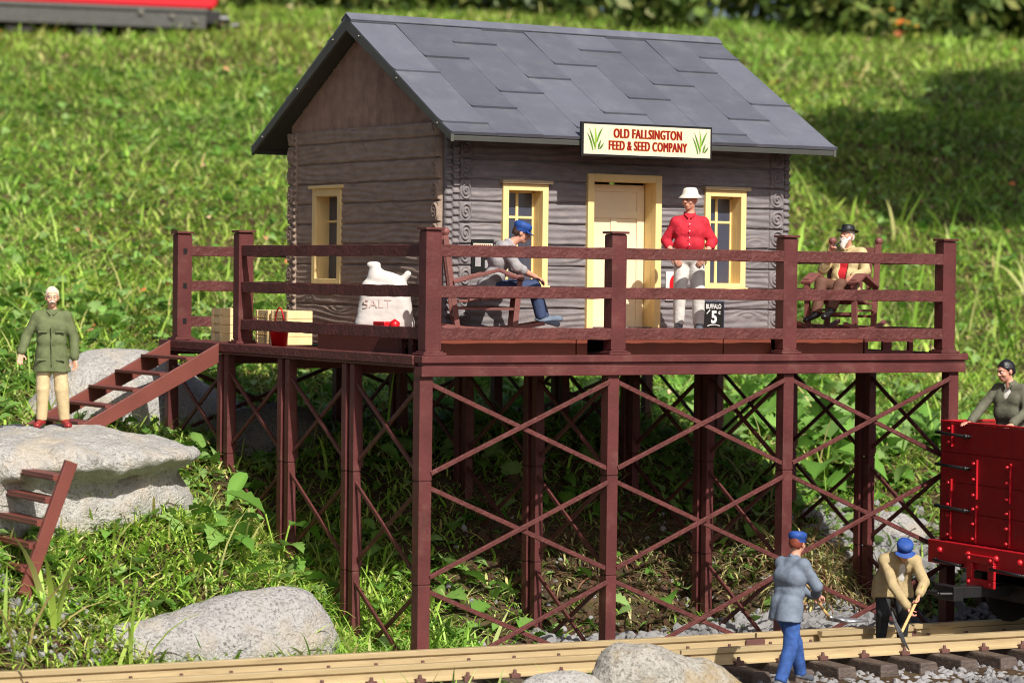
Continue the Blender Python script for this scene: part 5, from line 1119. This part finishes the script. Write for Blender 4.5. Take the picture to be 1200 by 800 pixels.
N = 700; x = np.concatenate([rng.normal(9.2, .55, 450), rng.normal(7.3, .5, 250)]); y = np.concatenate([rng.normal(2.7, .5, 450), rng.normal(1.7, .3, 250)]); s = rng.uniform(.04, .16, N); stones('gravel_patch', x, y, gz(x, y)+s*.3, s)
N = 1500; x = rng.uniform(2.3, 7.2, N); y = rng.uniform(.15, 1.5, N); s = rng.uniform(.05, .12, N); stones('gravel_patch', x, y, gz(x, y)+s*.45, s)
N = 120; x = rng.uniform(1.5, 6.5, N); y = rng.uniform(1.2, 3.2, N); s = rng.uniform(.02, .06, N); stones('gravel_patch', x, y, gz(x, y)+s*.2, s)

N = 4200; x = rng.uniform(2.0, 8.2, N); y = rng.uniform(1.0, 3.6, N); s = rng.gamma(2, .012, N)+.01; stones('soil_crumbs', x, y, gz(x, y)+s*.2, s, m='soil')
# ------------------------------------------------------------------ grass
ch = np.array([math.sin(YAW), math.cos(YAW)]); cr2 = np.array([math.cos(YAW), -math.sin(YAW)]); cxy = np.array([CAM.x, CAM.y])
def scatter(N, d0, d1, u0=-130, u1=1330, bias=1.0):
    D = np.sqrt(rng.uniform(0, 1, N)**bias*(d1*d1-d0*d0)+d0*d0); u = (rng.uniform(u0, u1, N)-600)/FPX
    p = cxy+D[:, None]*ch+(D*u)[:, None]*cr2; return p[:, 0], p[:, 1]
def not_blocked(x, y, soil_ok=0.0):
    k = np.ones(len(x), bool)
    k &= ~((x > -7.2) & (x < -1.75) & (((x+4.1)/2.3)**2+((y-4.3)/1.7)**2 < 1))
    k &= ~(((x+2.1)/1.35)**2+((y-.95)/.38)**2 < 1)
    k &= ~(((x+.2)/1.5)**2+((y-8.35)/1.0)**2 < 1)
    yt = -0.30+TS*(x+1.3); k &= (y > yt+.15) | (y < yt-1.45)
    grav = (x > 1.3) & (y < 1.35+.3*np.sin(x*2)); k &= ~grav
    soil = (x > 2.6+.3*np.sin(y*4)) & (x < 7.6) & (y < 3.0) & (y > 1.0); k &= ~(soil & (rng.uniform(0, 1, len(x)) > .36))
    k &= ~((np.abs(x+4.6) < .9) & (np.abs(y-.9) < .9) & (rng.uniform(0, 1, len(x)) > .75))
    return k
GC = np.array([(.18,.29,.05),(.26,.38,.075),(.12,.22,.035),(.34,.44,.12),(.42,.42,.19),(.20,.33,.05),(.30,.41,.085)])
def blades(name, x, y, ln, w, lean0=.15, lean1=1.2, curl=.9, pal=GC, pw=None, dark=1.0, kind='stuff', dz=-0.03, matn='grass_blade', dry=0.04):
    N = len(x); z = ground(x, y)+dz; az = rng.uniform(0, 2*PI, N); th0 = rng.uniform(lean0, lean1, N)*.6; cu = rng.uniform(.2, curl, N)
    # face direction of the blade
    dirx, diry = np.cos(az), np.sin(az); sx, sy = -np.sin(az+rng.normal(0, .4, N)), np.cos(az+rng.normal(0, .4, N))
    lv = 5; t = np.linspace(0, 1, lv); P = np.zeros((N, lv, 2, 3)); px, pz = np.zeros(N), np.zeros(N); prev = np.stack([x, y, z], -1)
    wid = w[:, None]*np.array([.75, 1.0, .9, .62, .05])[None]
    for i in range(lv):
        if i:
            a = th0+cu*(t[i]-.12)*1.5; st = ln/(lv-1); prev = prev+np.stack([np.sin(a)*dirx*st, np.sin(a)*diry*st, np.cos(a)*st], -1)
        h = wid[:, i]/2; sv = np.stack([sx*h, sy*h, 0*h], -1); P[:, i, 0] = prev-sv; P[:, i, 1] = prev+sv
    I = np.arange(N*lv*2).reshape(N, lv, 2); F = np.stack([I[:, :-1, 0], I[:, :-1, 1], I[:, 1:, 1], I[:, 1:, 0]], -1).reshape(-1, 4)
    c = pal[rng.integers(0, len(pal), N)]*rng.uniform(.75, 1.25, (N, 1)); dr = rng.uniform(0, 1, N) < dry; c[dr] = np.array([.42, .33, .17])*rng.uniform(.7, 1.2, (dr.sum(), 1))
    pn = sn(np.stack([x, y, 0*x], -1), .5, 3)+.7*sn(np.stack([x, y, 0*x], -1), .17, 8); c = c*(1+.2*pn)[:, None]*np.stack([1+.14*sn(np.stack([x, y, 0*x], -1), .31, 5), 1+0*x, 1+0*x], -1)*np.array([1.32, 1.42, 1.15])
    C = np.repeat(c, lv*2, 0); o = fast_mesh(name, P.reshape(-1, 3), F, matn, None, C)
    if kind: o['kind'] = kind
    return o
def sel(x, y, f): return x[f], y[f]
# near slope and surrounds
x, y = scatter(150000, 29.5, 50); f = not_blocked(x, y) & (y > -7); x, y = sel(x, y, f)
N = len(x); under = (x > -0.3) & (x < 8.2) & (y > 0) & (y < 7.4); near_left = (y < 3.2)
ln = rng.gamma(3, .066, N)+.08; ln = np.where(near_left, ln*.8, ln); w = rng.uniform(.020, .05, N)
blades('grass', x, y, ln, w*.85, .5, 2.4, 1.3)
N = 26000; x = rng.uniform(-7, 1.2, N); y = rng.uniform(.2, 4.2, N); f = not_blocked(x, y); x, y = sel(x, y, f); N = len(x); blades('grass', x, y, rng.gamma(4, .055, N)+.06, rng.uniform(.018, .045, N), .3, 2.2, 1.3, dry=.03)
# mid and far lawn
x, y = scatter(150000, 49, 72); N = len(x); blades('grass', x, y, rng.gamma(3, .075, N)+.08, rng.uniform(.022, .050, N), .6, 2.5, 1.2)
x, y = scatter(90000, 70, 99); N = len(x); blades('grass', x, y, rng.gamma(3, .075, N)+.11, rng.uniform(.035, .07, N), .4, 2.2, 1.0)
# long upright strays
x, y = scatter(800, 31, 52); f = not_blocked(x, y) & (y > 0.9); x, y = sel(x, y, f); N = len(x); blades('tall_grass', x, y, rng.uniform(.5, 1.2, N), rng.uniform(.02, .04, N), .1, 1.1, 1.3, dry=.1)
x, y = scatter(170, 49, 62, 850, 1330); N = len(x); blades('tall_grass', x, y, rng.uniform(.8, 1.8, N), rng.uniform(.04, .08, N), .05, .7, .9)
# dead straw lying about
DRY = np.array([(.45,.34,.19),(.36,.22,.12),(.52,.42,.27),(.28,.13,.07)])
x, y = scatter(3800, 30, 47); f = not_blocked(x, y); x, y = sel(x, y, f); N = len(x); blades('straw', x, y, rng.uniform(.2, .7, N), rng.uniform(.015, .035, N), 1.8, 2.6, .3, pal=DRY, dz=.05, matn='dry_leaf', dry=0)
# mound of dead stems at the foot of the bank
x = rng.normal(7.35, .42, 1500); y = rng.normal(2.05, .35, 1500); blades('dead_stems', x, y, rng.uniform(.3, .85, 1500), rng.uniform(.018, .035, 1500), .6, 2.4, 1.8, pal=np.array([(.30,.24,.14),(.24,.13,.08),(.38,.32,.2),(.16,.19,.07),(.26,.14,.11)]), dz=.1, dry=.2, matn='dry_leaf')
x = rng.normal(5.0, 1.2, 1100); y = rng.normal(2.5, .4, 1100); blades('dead_stems', x, y, rng.uniform(.15, .45, 1100), rng.uniform(.018, .035, 1100), .8, 2.4, 1.8, pal=np.array([(.20,.14,.09),(.24,.10,.08),(.28,.22,.12),(.12,.13,.05)]), dz=.02, dry=.2, matn='dry_leaf')
# low grass tufts poking up in front of the left rails
x = np.concatenate([rng.normal(-1.2, .5, 120), rng.normal(-3.6, .8, 60)]); y = rng.uniform(-2.9, -1.95, 180); blades('grass', x, y, rng.uniform(.15, .55, 180), rng.uniform(.015, .03, 180), .2, 1.6, 1.5, dry=.35)

# broad leaves (weeds in the lawn)
def leaf_shape(kind):
    if kind == 0:      # oval
        t = np.linspace(0, 1, 7); wv = np.sin(PI*t**.85)*.30; return t, wv
    if kind == 1:      # long spoon
        t = np.linspace(0, 1, 9); wv = (.04+.125*np.sin(PI*np.clip((t-.15)/.85, 0, 1))**.8)*(t < .99); return t, wv
    t = np.linspace(0, 1, 11); wv = np.sin(PI*t**.7)*.42*(1-.28*(np.arange(11) % 2)); return t, wv    # lobed
def leaves(name, x, y, size, kind, up=.35, z=None, pal=None, dz=.12, kindtag='stuff', parent=None, seed_az=None, matn='broad_leaf'):
    N = len(x); t, wv = leaf_shape(kind); lv = len(t); az = rng.uniform(0, 2*PI, N) if seed_az is None else seed_az
    z = ground(x, y)+rng.uniform(.0, dz, N) if z is None else z
    el = rng.uniform(.0, 1, N)*up+.05; b = rng.uniform(.3, 1.3, N); P = np.zeros((N, lv, 3, 3)); rolls = rng.normal(0, .35, N)
    dx, dy = np.cos(az), np.sin(az); pos = np.stack([x, y, z], -1); sxv = np.stack([-dy*np.cos(rolls), dx*np.cos(rolls), np.sin(rolls)], -1)
    for i in range(lv):
        if i: a = el*1.4-b*t[i]; st = size*(t[i]-t[i-1]); pos = pos+np.stack([dx*np.cos(a)*st, dy*np.cos(a)*st, np.sin(a)*st], -1)
        h = (wv[i]*size)[:, None]; upv = np.stack([0*dx, 0*dx, np.ones(N)], -1)
        P[:, i, 0] = pos-sxv*h+upv*h*.35; P[:, i, 1] = pos; P[:, i, 2] = pos+sxv*h+upv*h*.35
    I = np.arange(N*lv*3).reshape(N, lv, 3); F = np.concatenate([np.stack([I[:, :-1, k], I[:, :-1, k+1], I[:, 1:, k+1], I[:, 1:, k]], -1).reshape(-1, 4) for k in (0, 1)])
    pal = np.array([(.14,.29,.05),(.20,.36,.08),(.10,.22,.035),(.24,.38,.12)]) if pal is None else pal
    c = pal[rng.integers(0, len(pal), N)]*rng.uniform(.8, 1.2, (N, 1)); C = np.repeat(c, lv*3, 0).reshape(N, lv, 3, 3); C[:, :, 1] *= 1.25
    o = fast_mesh(name, P.reshape(-1, 3), F, matn, parent, C.reshape(-1, 3))
    if kindtag: o['kind'] = kindtag
    return o
x, y = scatter(5200, 31, 48); f = not_blocked(x, y) & (y > .9); x, y = sel(x, y, f); leaves('ground_cover', x, y, rng.uniform(.10, .42, len(x)), 2, .6)
x, y = scatter(3000, 31, 48); f = not_blocked(x, y) & (y > .9); x, y = sel(x, y, f); leaves('ground_cover', x, y, rng.uniform(.10, .32, len(x)), 0, .6)
x, y = scatter(4500, 47, 75); leaves('ground_cover', x, y, rng.uniform(.12, .36, len(x)), 2, .5, dz=.14)
x = rng.normal(10.8, 1.1, 260); y = rng.normal(6.2, 1.0, 260); leaves('ground_cover', x, y, rng.uniform(.25, .6, 260), 2, .9, dz=.3)
OR = np.array([(.55,.20,.07),(.42,.22,.12),(.60,.42,.25)])
x, y = scatter(480, 40, 95); leaves('fallen_leaves', x, y, rng.uniform(.08, .26, len(x)), 0, .3, dz=.3, pal=OR, matn='dry_leaf')
# the larger weeds one can point to
def weed(name, label, x, y, specs, stemh=.0, group=None):
    z = float(ground(x, y)); t = thing(name, label, 'plant', (x, y, z), 0, group)
    for i, (az, size, kind, hz, up) in enumerate(specs):
        tip = Vector((.12*math.cos(az)*hz*2, .12*math.sin(az)*hz*2, hz))
        o = leaves('leaf', np.array([tip.x]), np.array([tip.y]), np.array([size]), kind, up, np.array([tip.z]), kindtag=None, parent=t, seed_az=np.array([az]))
        if hz > .05: mb = MB(); mb.tube([(0, 0, -.05), tuple(tip*.5+Vector((0, 0, .04))), tuple(tip)], .012, 5); mb.go('stem', 'leaf_paint_light', t)
weed('broadleaf_weed', 'upright weed with long spoon-shaped leaves growing between the flat boulder and the trestle', -0.95, 3.6, [(2.2,.5,1,.28,1.1),(0.6,.66,1,.32,1.1),(-2.4,.5,1,.2,.9),(-.6,.5,1,.15,.8),(3.5,.5,1,.3,.9)])
weed('lobed_weed', 'weed with a big scalloped leaf on a long stalk beside the left trestle leg', -0.45, 3.0, [(2.6,.62,2,.75,.9),(.1,.55,2,.6,.6),(-1.4,.45,2,.35,.4),(-2.8,.5,2,.25,.4)])
weed('lobed_weed', 'low weed with rounded leaves right behind the speckled boulder', -1.6, 2.2, [(2.6,.55,2,.2,.3),(.4,.5,2,.25,.5),(-1.2,.5,2,.15,.3),(-2.4,.45,2,.2,.4),(1.5,.4,2,.3,.7)])
weed('broadleaf_weed', 'weed with broad pale leaves in the grass right of the trestle above the wagon', 9.3, 4.5, [(2.6,.9,2,.6,.9),(-1.0,1.0,2,.5,.6),(.4,.9,2,.7,.7),(-2.4,.8,2,.3,.4)])
for (cx_, cy_, lab) in ((-4.35, .75, 'tuft of long coarse green blades in front of the steep stairs'), (-4.9, .35, 'lower tuft of long blades behind the rails at the left edge'), (-3.55, .3, 'sparse long blades leaning left of the speckled boulder')):
    n_ = 7; o = blades('grass_tuft', rng.normal(cx_, .14, n_), rng.normal(cy_, .1, n_), rng.uniform(.7, 1.5, n_), rng.uniform(.045, .075, n_), .05, .9, .9, kind=None, dry=.1); tag(o, lab, 'plant')
# ------------------------------------------------------------------ blurred shrubbery along the top of the lawn
def crown(name, pts, rad, n, size, pal, kind, parent=None, dens=.75):
    ci = rng.integers(0, len(pts), n); c = pts[ci]; v = rng.normal(size=(n, 3)); v /= np.linalg.norm(v, axis=1)[:, None]
    rr_ = rad[ci]*(rng.uniform(0, 1, n)**.33)*(dens+.35*sn(v*2.5+c, 1.0, 2.0)); q = c+v*rr_[:, None]
    a = rng.normal(size=(n, 3)); a /= np.linalg.norm(a, axis=1)[:, None]; b = np.cross(a, rng.normal(size=(n, 3))); b /= np.linalg.norm(b, axis=1)[:, None]
    s_ = rng.uniform(.6, 1.3, n)[:, None]*size; P = np.stack([q-a*s_*.5, q+b*s_*.28, q+a*s_*.5, q-b*s_*.28], 1).reshape(-1, 3); F = np.arange(n*4).reshape(n, 4)
    cc = pal[rng.integers(0, len(pal), n)]*rng.uniform(.7, 1.3, (n, 1))
    o = fast_mesh(name, P, F, 'broad_leaf', parent, np.repeat(cc, 4, 0))
    if kind: o['kind'] = kind
    return o
HG = np.array([(.09,.15,.035),(.13,.20,.045),(.18,.25,.06),(.06,.10,.025),(.26,.28,.08)])
pts = []; 
for D, n_, hh in ((99, 24, 1.2), (102, 24, 2.6), (108, 26, 6.0), (112, 30, 2.0), (116, 30, 4.5), (118, 40, 1.5), (119, 40, 6.5)):
    for u in np.linspace(-200, 1500, n_):
        uu_ = (u-600+rng.normal(0, 20))/FPX; DD = D+rng.normal(0, 1.6)-np.interp(u, [500, 750, 1200], [0, 5, 11]); p_ = cxy+DD*ch+DD*uu_*cr2; pts.append((p_[0], p_[1], float(ground(p_[0], p_[1]))+hh+rng.normal(0, .4)))
pts = np.array(pts); crown('shrubbery', pts, rng.uniform(1.9, 3.1, len(pts)), 80000, .6, HG, 'stuff')
sel_ = rng.integers(0, len(pts), 26); crown('shrub_blossom', pts[sel_]+np.array([-1.0, -1.4, -.4]), np.full(26, .9), 230, .35, np.array([(.55,.16,.03),(.5,.05,.08),(.6,.35,.06),(.45,.5,.1)]), 'stuff')

# the garden tree whose shade falls across the lawn (stands right of the picture)
tree = thing('garden_tree', 'leafy garden tree standing right of the model scene whose shade crosses the lawn', 'tree', (34, -2, float(ground(34, -2))))
tp = np.array([(0,0,26),(-6,1,27),(6,0,27),(-3,2,31),(4,-1,32),(0,1,35),(-9,0,30),(9,2,30),(-11,3,26)], float); crown('crown', tp, np.array([5.5,4.4,5,4.6,4.8,4.4,3.6,4,3.0]), 15000, 1.5, HG, None, tree, 1.0)
mb = MB(); mb.cyl((0, 0, -1), (.6, 0, 14), 1.3, .9, 14); mb.cyl((.6, 0, 14), (0, 0, 27), .9, .4, 12); mb.cyl((.5, 0, 16), (-6, 1, 26), .5, .2); mb.cyl((.5, 0, 17), (7, 0, 27), .5, .2); mb.cyl((.3, 0, 20), (4, -1, 31), .4, .15); mb.go('trunk', 'bark', tree)
